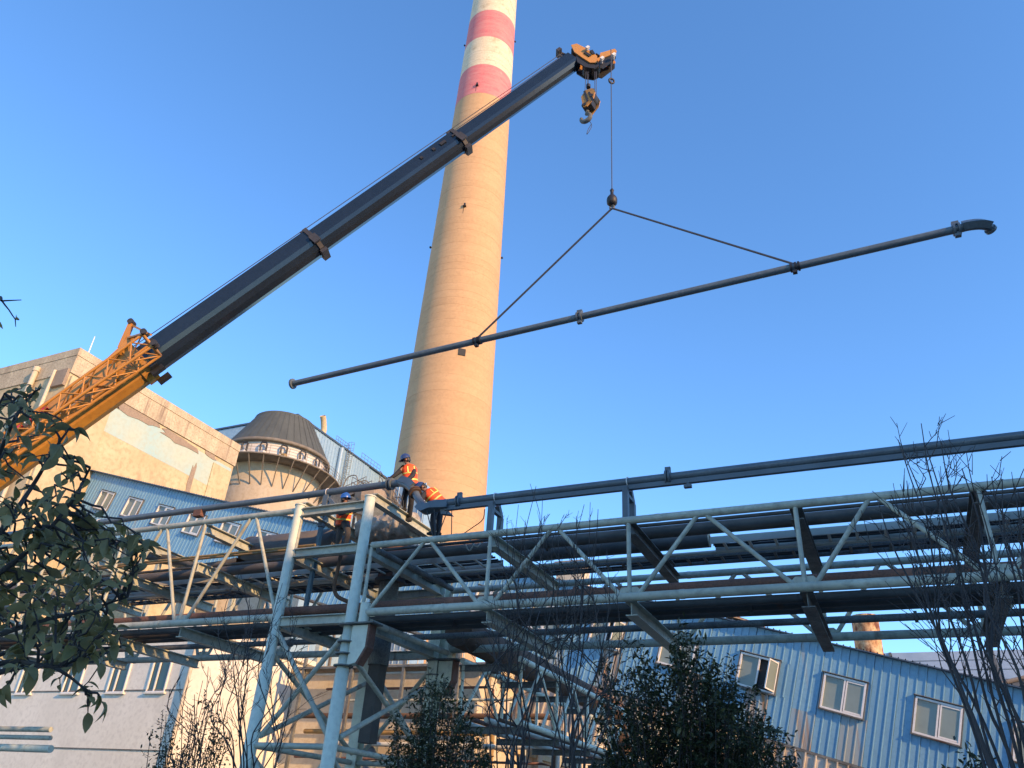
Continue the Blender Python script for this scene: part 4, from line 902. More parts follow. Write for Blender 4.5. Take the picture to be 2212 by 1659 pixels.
# carrier outside the frame, so the boom has something to stand on
CB = V((BB.x, BB.y, 0)); hd_ = V((BD.x, BD.y, 0)).normalized(); hs_ = V((hd_.y, -hd_.x, 0)); mc = Matrix((hd_, hs_, V((0, 0, 1)))).transposed()
MB().box(CB + hd_ * -.3 + V((0, 0, 1.35)), (11.0, 2.4, .5), mc).build('carrier_deck', P_BOOMY, cr_)
MB().box(CB + hd_ * -.2 + V((0, 0, 2.05)), (3.2, 2.3, .85), mc).box(CB - hd_ * 2.4 + V((0, 0, 2.3)), (1.4, 2.6, 1.2), mc).build('slewing_deck', P_BOOMY, cr_)
MB().box(CB + hd_ * .9 + hs_ * -1.0 + V((0, 0, 2.6)), (1.7, .9, 1.5), mc).build('operator_cab', P_GLASS, cr_)
MB().tube([CB + hd_ * 1.2 + V((0, 0, 2.4)), BB + BD * 3.6 - bup * .4], .17, 14).build('luffing_ram', P_BLACK, cr_)
for a in (-4.2, -2.8, 2.4, 3.8):
    for s_ in (-1, 1):
        q = CB + hd_ * a + hs_ * s_ * 1.05 + V((0, 0, .56)); MB().tube([q - hs_ * .18, q + hs_ * .18], .55, 22).build('wheel', P_TYRE, cr_)

# hook block, small weight ring, hook ball, slings, lifted pipe
HK = onD(1275, 218, 15.5)
hb = thing('hook_block', 'yellow hook block with dark stripes hanging from the boom head', 'hook block', HK - V((0, 0, .9)))
m2 = Matrix((side, V((0, 0, 1)).cross(side), V((0, 0, 1)))).transposed()
vx = (V((SITE.col[0].x, SITE.col[0].y, 0))).normalized(); vx = (vx * .9 + V((.3, -.5, 0))).normalized(); vn = V((vx.y, -vx.x, 0))
tilt = Matrix.Rotation(R(-12), 3, vn)
def hbp(a, b, o=0): return HK + tilt @ (vx * a + V((0, 0, b))) + vn * o
for o0 in (-.20, .16):
    MB().prism([hbp(a, b, o0) for a, b in ((-.14, .30), (.10, .32), (.24, .10), (.24, -.14), (.08, -.42), (-.06, -.42), (-.24, .05))], vn * .04).build('cheek_plate', P_YEL, hb)
for off in (-.03, .15):
    MB().prism([hbp(a + off, b, .204) for a, b in ((-.17, .24 - off * .6), (-.11, .27 - off * .6), (.13, -.22), (.07, -.28))], vn * .008).build('stripe', P_COLLAR, hb)
MB().tube([hbp(.02, .02, -.15), hbp(.02, .02, .15)], .2, 20).build('sheave', P_BLACK, hb)
MB().box(hbp(0, -.05, 0), (.34, .3, .5), tilt @ Matrix((vx, vn, V((0, 0, 1)))).transposed()).build('body', P_BLACK, hb)
for a_, b_ in ((.15, -.02), (-.02, -.33)): MB().tube([hbp(a_, b_, .2), hbp(a_, b_, .225)], .06, 14).build('pin', P_COLLAR, hb)
MB().box(hbp(.0, .36, 0), (.13, .16, .16), tilt).build('rope_socket', P_DARKST, hb)
hk = [hbp(0, -.42), hbp(0, -.56)] + [hbp(.0 + .155 * math.sin(R(a)), -.70 + .155 * math.cos(R(a))) for a in range(-10 + 20, 275, 22)]
MB().tube(hk, [.06, .06] + [.055 + .02 * math.sin(math.pi * i / (len(hk) - 3)) for i in range(len(hk) - 2)], 10).build('hook', P_DARKST, hb)
MB().tube(catmull([hbp(.1, -.82), hbp(.22, -.95), hbp(.30, -1.12), hbp(.26, -1.3), hbp(.2, -1.42), hbp(.2, -1.25), hbp(.26, -1.05)], 5), .01, 5).build('tag_line', P_ROPE, hb)
mb = MB()
for (x, xt) in ((1263, 1266), (1267, 1270), (1285, 1285), (1288, 1288)): mb.tube([onD(xt, 155, 15.5), onD(x, 210, 15.5)], .011, 5)
mb.build('falls', P_ROPE, hb)
lw = thing('limit_weight', 'small black weight hanging beside the hook block ropes', 'weight', onD(1271, 186, 15.4))
q = onD(1271, 186, 15.4); MB().tube([q - V((0, 0, .07)), q + V((0, 0, .05))], .07, 12).tube([q, q + V((0, 0, .55))], .008, 5).build('weight', P_BLACK, lw)
HB = onD(1322, 432, 15.5)
bl = thing('hook_ball', 'dark hook ball on a single rope holding the sling', 'hook ball', HB - V((0, 0, .3)))
MB().lathe(HB, [(.0, -.20), (.09, -.19), (.145, -.12), (.15, -.02), (.15, .0), (.14, .06), (.10, .13), (.05, .16), (.045, .30), (.06, .36), (.03, .42), (.0, .43)], 18).build('ball', P_BLACK, bl, fix=False)
MB().tube([HB + V((0, 0, -.18))] + [HB + V((.06 * math.sin(R(a)), 0, -.27 + .06 * math.cos(R(a)))) for a in range(0, 290, 24)], .026, 8).build('hook', P_DARKST, bl)
mb = MB(); mb.tube([HB + V((0, 0, .4)), V((HB.x, HB.y, shv.z))], .014, 6); mb.build('rope', P_ROPE, bl)
rg_ = thing('limit_ring', 'black ring weight threaded on the single hoist rope', 'ring weight', onD(1321, 175, 15.5))
q = onD(1321, 175, 15.5); mb = MB(); ax = (ray(1321, 175).normalized() * -.9 + V((.35, 0, .55))).normalized(); bx = ax.cross(V((1, 0, 0))).normalized(); cx_ = ax.cross(bx)
mb.tube([q + (bx * math.cos(2 * math.pi * k / 20) + cx_ * math.sin(2 * math.pi * k / 20)) * .085 for k in range(21)], .03, 8, cap=False); mb.build('ring', P_BLACK, rg_)
LP0 = onD(633, 829, 15.5); LP1 = onD(2068, 495, 15.5); LD = (LP1 - LP0).normalized()
def lpt(x, y): r = ray(x, y).normalized(); wv = EYE - LP0; b = r.dot(LD); return LP0 + LD * ((LD.dot(wv) - b * r.dot(wv)) / (1 - b * b))
li = thing('lifted_pipe', 'long slate pipe with an elbow end slung from the crane', 'pipe', lerp(LP0, LP1, .5))
MB().tube([LP0, LP1 + LD * .12], .09, 20).build('pipe_run', P_SLATE, li)
MB().tube([LP0 - LD * .04, LP0 + LD * .02], .16, 20).build('end_flange', P_SLATE2, li)
for (x, y) in ((1251, 679), (2066, 495)):
    c = lpt(x, y)
    for o in (-.05, .05): MB().tube([c + LD * (o - .022), c + LD * (o + .022)], .145, 18).build('coupling', P_SLATE2, li)
    MB().box(c + V((0, 0, .15)), (.14, .1, .1)).box(c - V((0, 0, .15)), (.12, .1, .1)).build('coupling_bolt', P_SLATE2, li)
lu = V((0, 0, 1)); e0 = LP1 + LD * .06
ep = catmull([e0, e0 + LD * .16, e0 + LD * .36 + V((0, .02, -.02)), e0 + LD * .50 + V((0, .08, -.045)), e0 + LD * .57 + V((0, .17, -.085))], 6)
MB().tube(ep, .095, 16).build('elbow', P_SLATE2, li)
vs = []; fs = []; seg = ep[2:-5]
for i, p_ in enumerate(seg):
    d = (seg[min(i + 1, len(seg) - 1)] - seg[max(i - 1, 0)]).normalized(); o_ = V((0, -.75, .66)); o_ = (o_ - d * o_.dot(d)).normalized(); u2 = o_.cross(d)
    for a, b in ((-.04, -.12), (.16, -.12), (.16, .12), (-.04, .12)): vs.append(p_ + o_ * a * .8 + u2 * b)
for i in range(len(seg) - 1):
    for k in range(4): fs.append((4 * i + k, 4 * i + (k + 1) % 4, 4 * i + 4 + (k + 1) % 4, 4 * i + 4 + k))
n = 4 * (len(seg) - 1); fs += [(0, 1, 2, 3), (n, n + 1, n + 2, n + 3)]
MB().add(vs, fs).build('armour_plate', P_SLATE, li)
MB().tube([ep[-1] - (ep[-1] - ep[-3]).normalized() * .03, ep[-1] + (ep[-1] - ep[-3]).normalized() * .03], .122, 18).build('end_flange', P_SLATE2, li)
sl = thing('lifting_sling', 'dark two legged webbing sling between hook ball and pipe', 'sling', HB - V((0, 0, .3)))
hkp = HB + V((0, 0, -.31))
for (x, y) in ((1029, 731), (1714, 568)):
    c = lpt(x, y); MB().bar(hkp, c + V((0, 0, .09)), .05, .03).build('sling_leg', P_ROPE, sl)
    for o in (-.07, .03, .1): MB().tube([c + LD * (o - .025), c + LD * (o + .025)], .118, 16).build('choke_wrap', P_BLACK, sl)
    MB().box(c - V((0, 0, .13)), (.1, .1, .1)).build('knot', P_BLACK, sl)

# ------------------------------------------------------------------ unseen hall added off to the right, sized to shade the bridge and yard
ha = thing('shade_hall', 'unseen grey clad hall added at the right to cast shade', 'building', (48, -16, 0))
MB().box((49, -17, 12.4), (30, 58, 24.8)).build('wall', P_HALL, ha); MB().box((49, -17, 25.1), (30.6, 58.6, .6)).build('roof', P_DARKST, ha)
for k in range(7):
    for zz in (3, 10, 17): MB().box((33.97, -40 + k * 8, zz), (.12, 3, 2.2)).build('window', P_GLASSG, ha)

# ------------------------------------------------------------------ people
def skinmesh(name, pts, edges, rad, m, parent, root=0, sub=1):
    me = bpy.data.meshes.new(name); o0 = LOC[parent.name]
    me.from_pydata([tuple(V(p) - o0) for p in pts], edges, []); me.materials.append(m)
    o = bpy.data.objects.new(name, me); col.objects.link(o); o.parent = parent; LOC[o.name] = o0
    md = o.modifiers.new('skin', 'SKIN'); md.use_smooth_shade = True; md.branch_smoothing = .4
    for i, sv in enumerate(me.skin_vertices[0].data): r_ = rad[i]; sv.radius = r_ if isinstance(r_, tuple) else (r_, r_); sv.use_root = (i == root)
    if sub: o.modifiers.new('subsurf', 'SUBSURF').levels = sub; o.modifiers['subsurf'].render_levels = sub
    return o
def human(label, J, face, jm, tm, hm, group):
    """J: joint name -> point; face: direction the face looks"""
    base = (J['ankL'] + J['ankR']) / 2
    t = thing('person', label, 'person', base, group)
    up = (J['head'] - J['neck']).normalized(); face = (V(face) - up * V(face).dot(up)).normalized(); sdv = face.cross(up)
    names = ['pelvis', 'belly', 'chest', 'neck', 'head', 'crown', 'shL', 'elL', 'wrL', 'shR', 'elR', 'wrR', 'hipL', 'knL', 'ankL', 'hipR', 'knR', 'ankR']
    J = dict(J); J['belly'] = lerp(J['pelvis'], J['chest'], .45); J['crown'] = J['head'] + up * .10
    ix = {n: i for i, n in enumerate(names)}; P = [J[n] for n in names]
    E_ = [('pelvis', 'belly'), ('belly', 'chest'), ('chest', 'neck'), ('neck', 'head'), ('head', 'crown'), ('chest', 'shL'), ('shL', 'elL'), ('elL', 'wrL'), ('chest', 'shR'), ('shR', 'elR'), ('elR', 'wrR'), ('pelvis', 'hipL'), ('hipL', 'knL'), ('knL', 'ankL'), ('pelvis', 'hipR'), ('hipR', 'knR'), ('knR', 'ankR')]
    E_ = [(ix[a], ix[b]) for a, b in E_]
    rad = dict(pelvis=.12, belly=.115, chest=.13, neck=.05, head=.085, crown=.07, shL=.055, elL=.04, wrL=.026, shR=.055, elR=.04, wrR=.026, hipL=.08, knL=.055, ankL=.04, hipR=.08, knR=.055, ankR=.04)
    rl_ = [rad[n] for n in names]
    # fingers continue the same body mesh
    for w_, e_ in (('wrL', 'elL'), ('wrR', 'elR')):
        d = (J[w_] - J[e_]).normalized(); q = d.cross(V((0, 0, 1))).normalized()
        pb = len(P); P.append(J[w_] + d * .06); rl_.append(.032); E_.append((ix[w_], pb))
        for k, (o, L) in enumerate(((-.03, .07), (-.01, .085), (.012, .08), (.032, .065))):
            P.append(J[w_] + d * .10 + q * o); rl_.append(.010); E_.append((pb, len(P) - 1)); P.append(J[w_] + d * (.10 + L * .5) + q * o - V((0, 0, .03))); rl_.append(.008); E_.append((len(P) - 2, len(P) - 1))
        P.append(J[w_] + d * .07 - q * .06 - V((0, 0, .02))); rl_.append(.010); E_.append((pb, len(P) - 1))
    body = skinmesh('body', P, E_, rl_, P_SKIN, t)
    h = J['head']
    mb = MB(); mb.prism([h + face * .075 + up * .02, h + face * .085 - up * .03 + sdv * .018, h + face * .115 - up * .03, h + face * .085 - up * .03 - sdv * .018], up * -.008); mb.build('nose', P_SKIN, t)
    for s_ in (-1, 1):
        MB().lathe(h + sdv * s_ * .085 - up * .01, [(0, 0), (.03, .004), (.034, .018), (0, .022)], 10, sdv * s_).build('ear', P_SKIN, t)
        MB().lathe(h + face * .078 + sdv * s_ * .034 + up * .012, [(0, 0), (.012, .004), (0, .009)], 8, face).build('eye', P_BLACK, t)
    MB().box(h + face * .082 - up * .062, (.045, .012, .008), Matrix((sdv, face, up)).transposed()).build('mouth', P_GLOVE, t)
    MB().lathe(h - face * .04 - up * .01, [(.06, -.07), (.082, -.04), (.086, 0), (.085, .05)], 16, up).build('hair', P_BLACK, t)
    # clothes
    jn = ['pelvis', 'belly', 'chest', 'neck', 'shL', 'elL', 'wrL', 'shR', 'elR', 'wrR']; jx = {n: i for i, n in enumerate(jn)}
    jr = dict(pelvis=(.165, .13), belly=(.165, .13), chest=(.175, .14), neck=.07, shL=.09, elL=.066, wrL=.048, shR=.09, elR=.066, wrR=.048)
    skinmesh('jacket', [J[n] for n in jn], [(jx[a], jx[b]) for a, b in (('pelvis', 'belly'), ('belly', 'chest'), ('chest', 'neck'), ('chest', 'shL'), ('shL', 'elL'), ('elL', 'wrL'), ('chest', 'shR'), ('shR', 'elR'), ('elR', 'wrR'))], [jr[n] for n in jn], jm, t, sub=2)
    tn = ['pelvis', 'hipL', 'knL', 'ankL', 'hipR', 'knR', 'ankR']; tx = {n: i for i, n in enumerate(tn)}
    tr_ = dict(pelvis=.15, hipL=.11, knL=.083, ankL=.07, hipR=.11, knR=.083, ankR=.07)
    skinmesh('trousers', [J[n] for n in tn], [(tx[a], tx[b]) for a, b in (('pelvis', 'hipL'), ('hipL', 'knL'), ('knL', 'ankL'), ('pelvis', 'hipR'), ('hipR', 'knR'), ('knR', 'ankR'))], [tr_[n] for n in tn], tm, t, sub=2)
    c0 = J['pelvis'] + (J['belly'] - J['pelvis']) * .1; ax = (J['chest'] - J['pelvis']).normalized(); cv = J['neck'] - ax * .02
    shv_ = (J['shR'] - J['shL']); shv_ = (shv_ - ax * shv_.dot(ax)).normalized(); fw_ = ax.cross(shv_).normalized(); Lv = (cv - c0).dot(ax)
    def ringp(hh, rx, ry, n=24): return [c0 + ax * hh + shv_ * math.cos(2 * math.pi * k / n) * rx + fw_ * math.sin(2 * math.pi * k / n) * ry for k in range(n)]
    def sleeve(name, prof, m):
        vs = [p for q in prof for p in ringp(*q)]; n = 24
        fs = [(i * n + k, i * n + (k + 1) % n, (i + 1) * n + (k + 1) % n, (i + 1) * n + k) for i in range(len(prof) - 1) for k in range(n)]
        return MB().add(vs, fs, True).build(name, m, t)
    sleeve('vest', [(-.10, .215, .19), (.05, .205, .185), (Lv * .45, .215, .19), (Lv * .75, .222, .19), (Lv * .93, .16, .14), (Lv * 1.0, .085, .085)], P_VEST)
    sleeve('reflective_band', [(.05, .211, .191), (.09, .213, .193)], P_TAPE); sleeve('reflective_band', [(Lv * .45, .221, .196), (Lv * .45 + .03, .223, .197)], P_TAPE)
    for s_ in (-1, 1):
        for f_ in (-1, 1): MB().bar(c0 + ax * (Lv * .5) + shv_ * s_ * .10 + fw_ * f_ * .178, c0 + ax * (Lv * .82) + shv_ * s_ * .09 + fw_ * f_ * .165, .03, .012, fw_ * f_).build('reflective_strip', P_TAPE, t)
    # helmet
    hc = h + up * .035; prof = [(.135, .0), (.133, .035), (.118, .085), (.085, .125), (.04, .145), (.0, .15)]
    hl = MB().lathe(hc, prof, 22, up).build('helmet', hm, t, fix=False)
    br_ = MB(); n = 18; vs = []
    for k in range(n + 1):
        a = math.pi * (k / n - .5) * 1.25; dv = face * math.cos(a) + sdv * math.sin(a); ex = .065 * max(0, math.cos(a)) ** .8 if math.cos(a) > 0 else .005
        vs += [hc + dv * .13 + up * .008, hc + dv * (.14 + ex) - up * .012]
    br_.add(vs, [(2 * k, 2 * k + 1, 2 * k + 3, 2 * k + 2) for k in range(n)], True); br_.build('brim', hm, hl, fix=False)
    MB().tube([hc + face * (.135 * math.cos(R(a))) + up * (.152 * math.sin(R(a))) for a in range(20, 165, 18)], .014, 6).build('ridge', hm, hl)
    for w_, e_ in (('wrL', 'elL'), ('wrR', 'elR')):
        d = (J[w_] - J[e_]).normalized(); MB().tube([J[w_] - d * .03, J[w_] + d * .06, J[w_] + d * .13], [.045, .05, .03], 10).build('glove', P_GLOVE, t)
    for a_, k_ in (('ankL', 'knL'), ('ankR', 'knR')):
        fd = V((face.x, face.y, 0)).normalized(); q = J[a_]
        MB().tube([q - fd * .08 - V((0, 0, .06)), q - fd * .03 - V((0, 0, .055)), q + fd * .08 - V((0, 0, .06)), q + fd * .17 - V((0, 0, .075))], [.035, .058, .055, .025], 10).tube([q + V((0, 0, .06)), q - V((0, 0, .06))], .058, 10).build('boot', P_GLOVE, t)
    MB().tube([p for p in ringp(-.08, .205, .175)] + [ringp(-.08, .205, .175)[0]], .022, 6, cap=False).build('harness_belt', P_BLACK, t)
    return t, J
GP = 'riggers in orange vests and blue helmets on the bridge'
def JJ(d): return {k: onD(*v) for k, v in d.items()}
j1_ = JJ(dict(pelvis=(887, 1046, 16.5), chest=(884, 1016, 16.42), neck=(880, 1003, 16.38), head=(877, 994, 16.34), shL=(871, 1010, 16.28), elL=(857, 1024, 16.15), wrL=(843, 1033, 16.05), shR=(894, 1009, 16.5), elR=(893, 1027, 16.3), wrR=(880, 1036, 16.08), hipL=(880, 1052, 16.6), knL=(873, 1076, 16.65), ankL=(873, 1097, 16.85), hipR=(891, 1052, 16.5), knR=(888, 1086, 16.55), ankR=(884, 1119, 16.75)))
human('person in orange vest standing astride the pipe, looking left, black trousers', j1_, (-.8, -.45, 0), P_JACK, P_TROU, P_HELMD, GP)
j3 = JJ(dict(pelvis=(947, 1086, 16.05), chest=(928, 1066, 15.9), neck=(920, 1059, 15.85), head=(912, 1054, 15.8), shL=(915, 1068, 15.72), elL=(909, 1082, 15.6), wrL=(920, 1090, 15.5), shR=(934, 1060, 16.05), elR=(925, 1078, 15.95), wrR=(932, 1094, 15.72), hipL=(943, 1092, 15.95), knL=(935, 1122, 15.85), ankL=(937, 1148, 15.75), hipR=(952, 1091, 16.15), knR=(949, 1122, 16.1), ankR=(947, 1149, 16.0)))
human('person in orange vest bending down over the elbow pipe beside the chimney', j3, (-.7, -.4, -.6), P_JACK, P_TROU, P_HELMD, GP)
j2 = JJ(dict(pelvis=(741, 1130, 15.8), chest=(744, 1102, 15.72), neck=(745, 1090, 15.7), head=(746, 1079, 15.68), shL=(731, 1097, 15.78), elL=(735, 1110, 15.5), wrL=(752, 1103, 15.35), shR=(757, 1097, 15.62), elR=(768, 1104, 15.45), wrR=(771, 1090, 15.3), hipL=(735, 1134, 15.85), knL=(733, 1158, 15.7), ankL=(729, 1185, 15.8), hipR=(747, 1133, 15.72), knR=(752, 1152, 15.5), ankR=(744, 1183, 15.6)))
human('person in brown trousers and bright blue helmet standing lower between tower legs', j2, (.9, .15, -.1), P_JACKG, P_TROUG, P_HELM, GP)
for j, lab in ((j1_, 'dark safety lanyard dangling behind the man astride the pipe'), (j2, 'dark safety lanyard looped at the back of the lower rigger')):
    q = j['pelvis']; ln = thing('lanyard', lab, 'lanyard', q, 'safety lanyards'); e = V((-.12, .0, 0))
    MB().tube(catmull([q + e, q + e * 1.6 + V((0, 0, -.3)), q + e * 1.8 + V((0, 0, -.62)), q + e * 1.2 + V((0, 0, -.7)), q + e * 1.3 + V((0, 0, -.45))], 5), .011, 6).build('strap', P_BLACK, ln)

# ------------------------------------------------------------------ plants
def pray(x, y, dist): return EYE + ray(x, y).normalized() * dist
def inpoly(x, y, P):
    c = False; n = len(P)
    for i in range(n):
        x0, y0 = P[i]; x1, y1 = P[i - 1]
        if (y0 > y) != (y1 > y) and x < (x1 - x0) * (y - y0) / (y1 - y0) + x0: c = not c
    return c
def rpoly(P, rg):
    xs = [p[0] for p in P]; ys = [p[1] for p in P]
    while True:
        x, y = rg.uniform(min(xs), max(xs)), rg.uniform(min(ys), max(ys))
        if inpoly(x, y, P): return x, y
def wig(a, b, rg, n=5, amp=.06, sag=0):
    a, b = V(a), V(b); L = (b - a).length; out = []
    for i in range(n + 1):
        t = i / n; o = V((rg.gauss(0, 1), rg.gauss(0, 1), rg.gauss(0, 1))) * amp * L * math.sin(math.pi * t) * .5
        out.append(lerp(a, b, t) + o + V((0, 0, sag * L * math.sin(math.pi * t))))
    return out
def leafmesh(name, m, L=.1, W=.055, fold=.25, curl=.2, n=5):
    vs = []; fs = []
    for i in range(n + 1):
        t = i / n; wd = W * .5 * (math.sin(math.pi * min(1, t * .97 + .02) ** .85) ** .8); z = -curl * L * t * t
        vs += [(L * t, -wd, z + wd * fold), (L * t, 0, z), (L * t, wd, z + wd * fold)]
    for i in range(n):
        b = i * 3; fs += [(b, b + 3, b + 4, b + 1), (b + 1, b + 4, b + 5, b + 2)]
    me = bpy.data.meshes.new(name); me.from_pydata(vs, [], fs); me.materials.append(m); me.polygons.foreach_set('use_smooth', [True] * len(fs)); return me
def quat(d, upv): 
    x = V(d).normalized(); z = V(upv); z = (z - x * z.dot(x)); z = z.normalized() if z.length > 1e-4 else x.orthogonal().normalized(); y = z.cross(x)
    return Matrix((x, y, z)).transposed().to_quaternion()
# leafy tree close to the camera, left
rg = random.Random(21)
ft = thing('leafy_tree', 'dark broad leaved tree close by, leaning in from the left edge', 'tree', pray(-260, 1900, 4.4) * 1)
base = pray(-260, 1900, 4.4); base.z = 0; ft.location = base; LOC[ft.name] = base.copy()
fork = pray(-190, 1560, 4.2)
MB().tube([base, lerp(base, fork, .5) + V((.04, 0, 0)), fork], [.09, .075, .06], 10).build('trunk', P_BARK, ft)
limbs_px = [[(-150, 1500), (0, 1452), (90, 1436), (140, 1455), (185, 1490)], [(-120, 1380), (30, 1260), (150, 1190), (300, 1168)], [(-120, 1300), (0, 1150), (70, 1050), (115, 975), (150, 925)],
            [(-100, 1330), (60, 1190), (150, 1090), (195, 1010)], [(-150, 1480), (20, 1430), (110, 1440), (200, 1430)], [(-90, 1200), (-10, 1000), (40, 890), (88, 835)], [(-100, 1420), (60, 1350), (180, 1320), (275, 1290)],
            [(-140, 1000), (-60, 760), (-5, 650), (4, 650)], [(-120, 1480), (40, 1400), (170, 1400), (262, 1398)], [(-120, 1280), (-40, 1060), (-10, 900), (10, 850)]]
bmb = MB(); samples = []
for i, lp_ in enumerate(limbs_px):
    ds = 3.9 + rg.uniform(-.5, .5); pts = catmull([fork] + [pray(x, y, ds + rg.uniform(-.15, .15)) for x, y in lp_], 6)
    n = len(pts); rs = [.013 * (1 - k / n) ** 1.1 + .0035 for k in range(n)]
    mb = MB().tube(pts, rs, 8, cap=False).build('branch', P_BARK, ft); samples += [(p, i) for p in pts[n // 3:]]
POLY = [(-30, 850), (60, 812), (92, 830), (112, 890), (150, 900), (172, 930), (158, 985), (188, 1040), (196, 1085), (240, 1120), (300, 1150), (330, 1195), (285, 1220), (258, 1270), (272, 1310), (246, 1345), (272, 1390), (255, 1430), (225, 1452), (240, 1520), (200, 1545), (150, 1500), (130, 1490), (60, 1490), (-30, 1520)]
DENSE = [(-30, 1060), (60, 1050), (140, 1100), (200, 1120), (270, 1160), (290, 1200), (250, 1230), (240, 1330), (235, 1400), (180, 1440), (-30, 1480)]
leaves = []
def addleaf(p, d, size, up=None): leaves.append((V(p), V(d), size, up))
tw_ = MB()
def twig_to(x, y, ds, nl, rg):
    tip = pray(x, y, ds); near = min(samples, key=lambda q: (q[0] - tip).length + rg.uniform(0, .08)); a = near[0]
    pts = wig(a, tip, rg, 5, .12, .04); tw_.tube(pts, [.006, .0052, .0045, .0038, .003, .002], 5, cap=False)
    for k in range(nl):
        t = .25 + .75 * (k + 1) / nl if nl > 1 else 1; i = min(int(t * 5), 4); p = lerp(pts[i], pts[i + 1], t * 5 - i) if t < 1 else pts[-1]
        ax = (pts[i + 1] - pts[i]).normalized(); d = (ax * .5 + V((rg.gauss(0, .7), rg.gauss(0, .7), rg.gauss(-.25, .6)))).normalized(); addleaf(p, d, rg.uniform(.6, 1.35))
for k in range(78): x, y = rpoly(DENSE, rg); twig_to(x, y, rg.uniform(3.2, 4.9), 6, rg)
for k in range(86): x, y = rpoly(POLY, rg); twig_to(x, y, rg.uniform(3.3, 4.6), 4, rg)
for k in range(26): x, y = rpoly([(200, 1100), (300, 1145), (345, 1195), (290, 1235), (280, 1300), (262, 1345), (290, 1400), (220, 1400)], rg); twig_to(x, y, rg.uniform(3.3, 4.2), 4, rg)
for x, y in ((170, 930), (88, 838), (190, 1035), (318, 1165), (300, 1190), (262, 1395), (190, 1540), (225, 1520), (180, 1490), (60, 850), (110, 905), (150, 1010)): twig_to(x, y, 3.7, 4, rg)
q0 = pray(4, 650, 3.9); q1 = pray(33, 690, 3.85)
tw_.tube(wig(q0, q1, rg, 4, .05), [.004, .0036, .003, .0028, .0025], 5).tube([q0, pray(46, 648, 3.95)], [.004, .002], 5).tube([q1, pray(34, 706, 3.85)], [.0025, .0015], 5); addleaf(q1, (pray(50, 676, 3.8) - q1).normalized(), .85); addleaf(pray(-14, 695, 3.8), (pray(10, 703, 3.8) - pray(-14, 695, 3.8)), .8)
tw_.build('twigs', P_TWIG, ft, fix=False)['kind'] = 'stuff'
lmA = [leafmesh('leaf', P_LEAF, .060, .034, .35, .35), leafmesh('leaf', P_LEAF, .050, .029, .6, .7), leafmesh('leaf', P_LEAFB, .055, .030, .4, .5)]
def lookness(p): 
    c = SITE.transposed() @ (p - EYE); x = 1106 + FPX * c.x / c.z; y = 829.5 - FPX * c.y / c.z; return (0 <= x <= 420 and 600 < y < 1659, c.z)
order = sorted(range(len(leaves)), key=lambda i: (not lookness(leaves[i][0])[0], lookness(leaves[i][0])[1])); rest = MB()
for n_, i in enumerate(order):
    p, d, s_, upv = leaves[i]; me = lmA[2] if rg.random() < .16 else lmA[rg.randrange(2)]; q = quat(d, (rg.gauss(0, .6), rg.gauss(0, .6), 1))
    if n_ < 300: inst('leaf', me, ft, p, q, (s_, s_, s_))
    else: rest.add([p + q @ (v.co * s_) for v in me.vertices], [tuple(f.vertices) for f in me.polygons], True)
if rest.v: rest.build('foliage', P_LEAF, ft, fix=False)['kind'] = 'stuff'

def bare(name, label, basept, stems, rg, r0=.02, twn=7, twl=.7, fork_h=.35, amp=.10):
    t = thing(name, label, 'tree' if 'tree' in name else 'shrub', basept, 'bare leafless shrubs and trees' )
    mbt = MB(); fine = MB()
    for k, tp_ in enumerate(stems):
        tp_ = V(tp_); fk = lerp(basept, tp_, fork_h * rg.uniform(.6, 1.2)); fk.x = basept.x + (fk.x - basept.x) * .55; fk.y = basept.y + (fk.y - basept.y) * .55
        pts = catmull([basept + V((rg.uniform(-.06, .06), rg.uniform(-.06, .06), 0)), fk] + wig(fk, tp_, rg, 5, amp)[1:], 4); n = len(pts); L = (tp_ - basept).length
        rs = [r0 * rg.uniform(.8, 1.0) * (1 - i / n) ** .8 + .0035 for i in range(n)]
        MB().tube(pts, rs, 6, cap=False).build('stem', P_TWIG, t, fix=False)
        for j in range(twn):
            f_ = rg.uniform(.45, .97); i = int(f_ * (n - 1)); p = pts[i]; ax = (pts[min(i + 1, n - 1)] - pts[i - 1]).normalized()
            d = (ax + V((rg.gauss(0, .42), rg.gauss(0, .42), rg.gauss(.1, .25)))).normalized(); l = twl * rg.uniform(.4, 1.0) * (1.2 - f_ * .6); e = p + d * l
            tpp = wig(p, e, rg, 3, .1, -.03); fine.tube(tpp, [max(rs[i] * .5, .0045), .004, .0034, .0026], 5, cap=False)
            for m_ in range(3):
                g_ = rg.uniform(.3, .95); pp_ = lerp(p, e, g_); d2 = (d + V((rg.gauss(0, .5), rg.gauss(0, .5), rg.gauss(.05, .3)))).normalized(); fine.tube([pp_, pp_ + d2 * l * rg.uniform(.2, .45)], [.0035, .0022], 4, cap=False)
    fine.build('twigs', P_TWIG, t, fix=False)['kind'] = 'stuff'; return t
def gz(p): p = V(p); p.z = 0; return p
rg = random.Random(35)
def tops(lst, d0, d1): return [onD(x, y, rg.uniform(d0, d1)) for x, y in lst]
bare('bare_shrub', 'tall leafless shrub in front of right span, thick left hand clump', gz(onD(1117, 1700, 10.6)), tops([(1070, 1150), (1095, 1120), (1120, 1090), (1145, 1045), (1158, 1050), (1172, 1075), (1110, 1180), (1085, 1230), (1180, 1150), (1062, 1260), (1135, 1130), (1190, 1190), (1050, 1340), (1100, 1300)], 10.2, 11.4), rg, .0115, 9, .9)
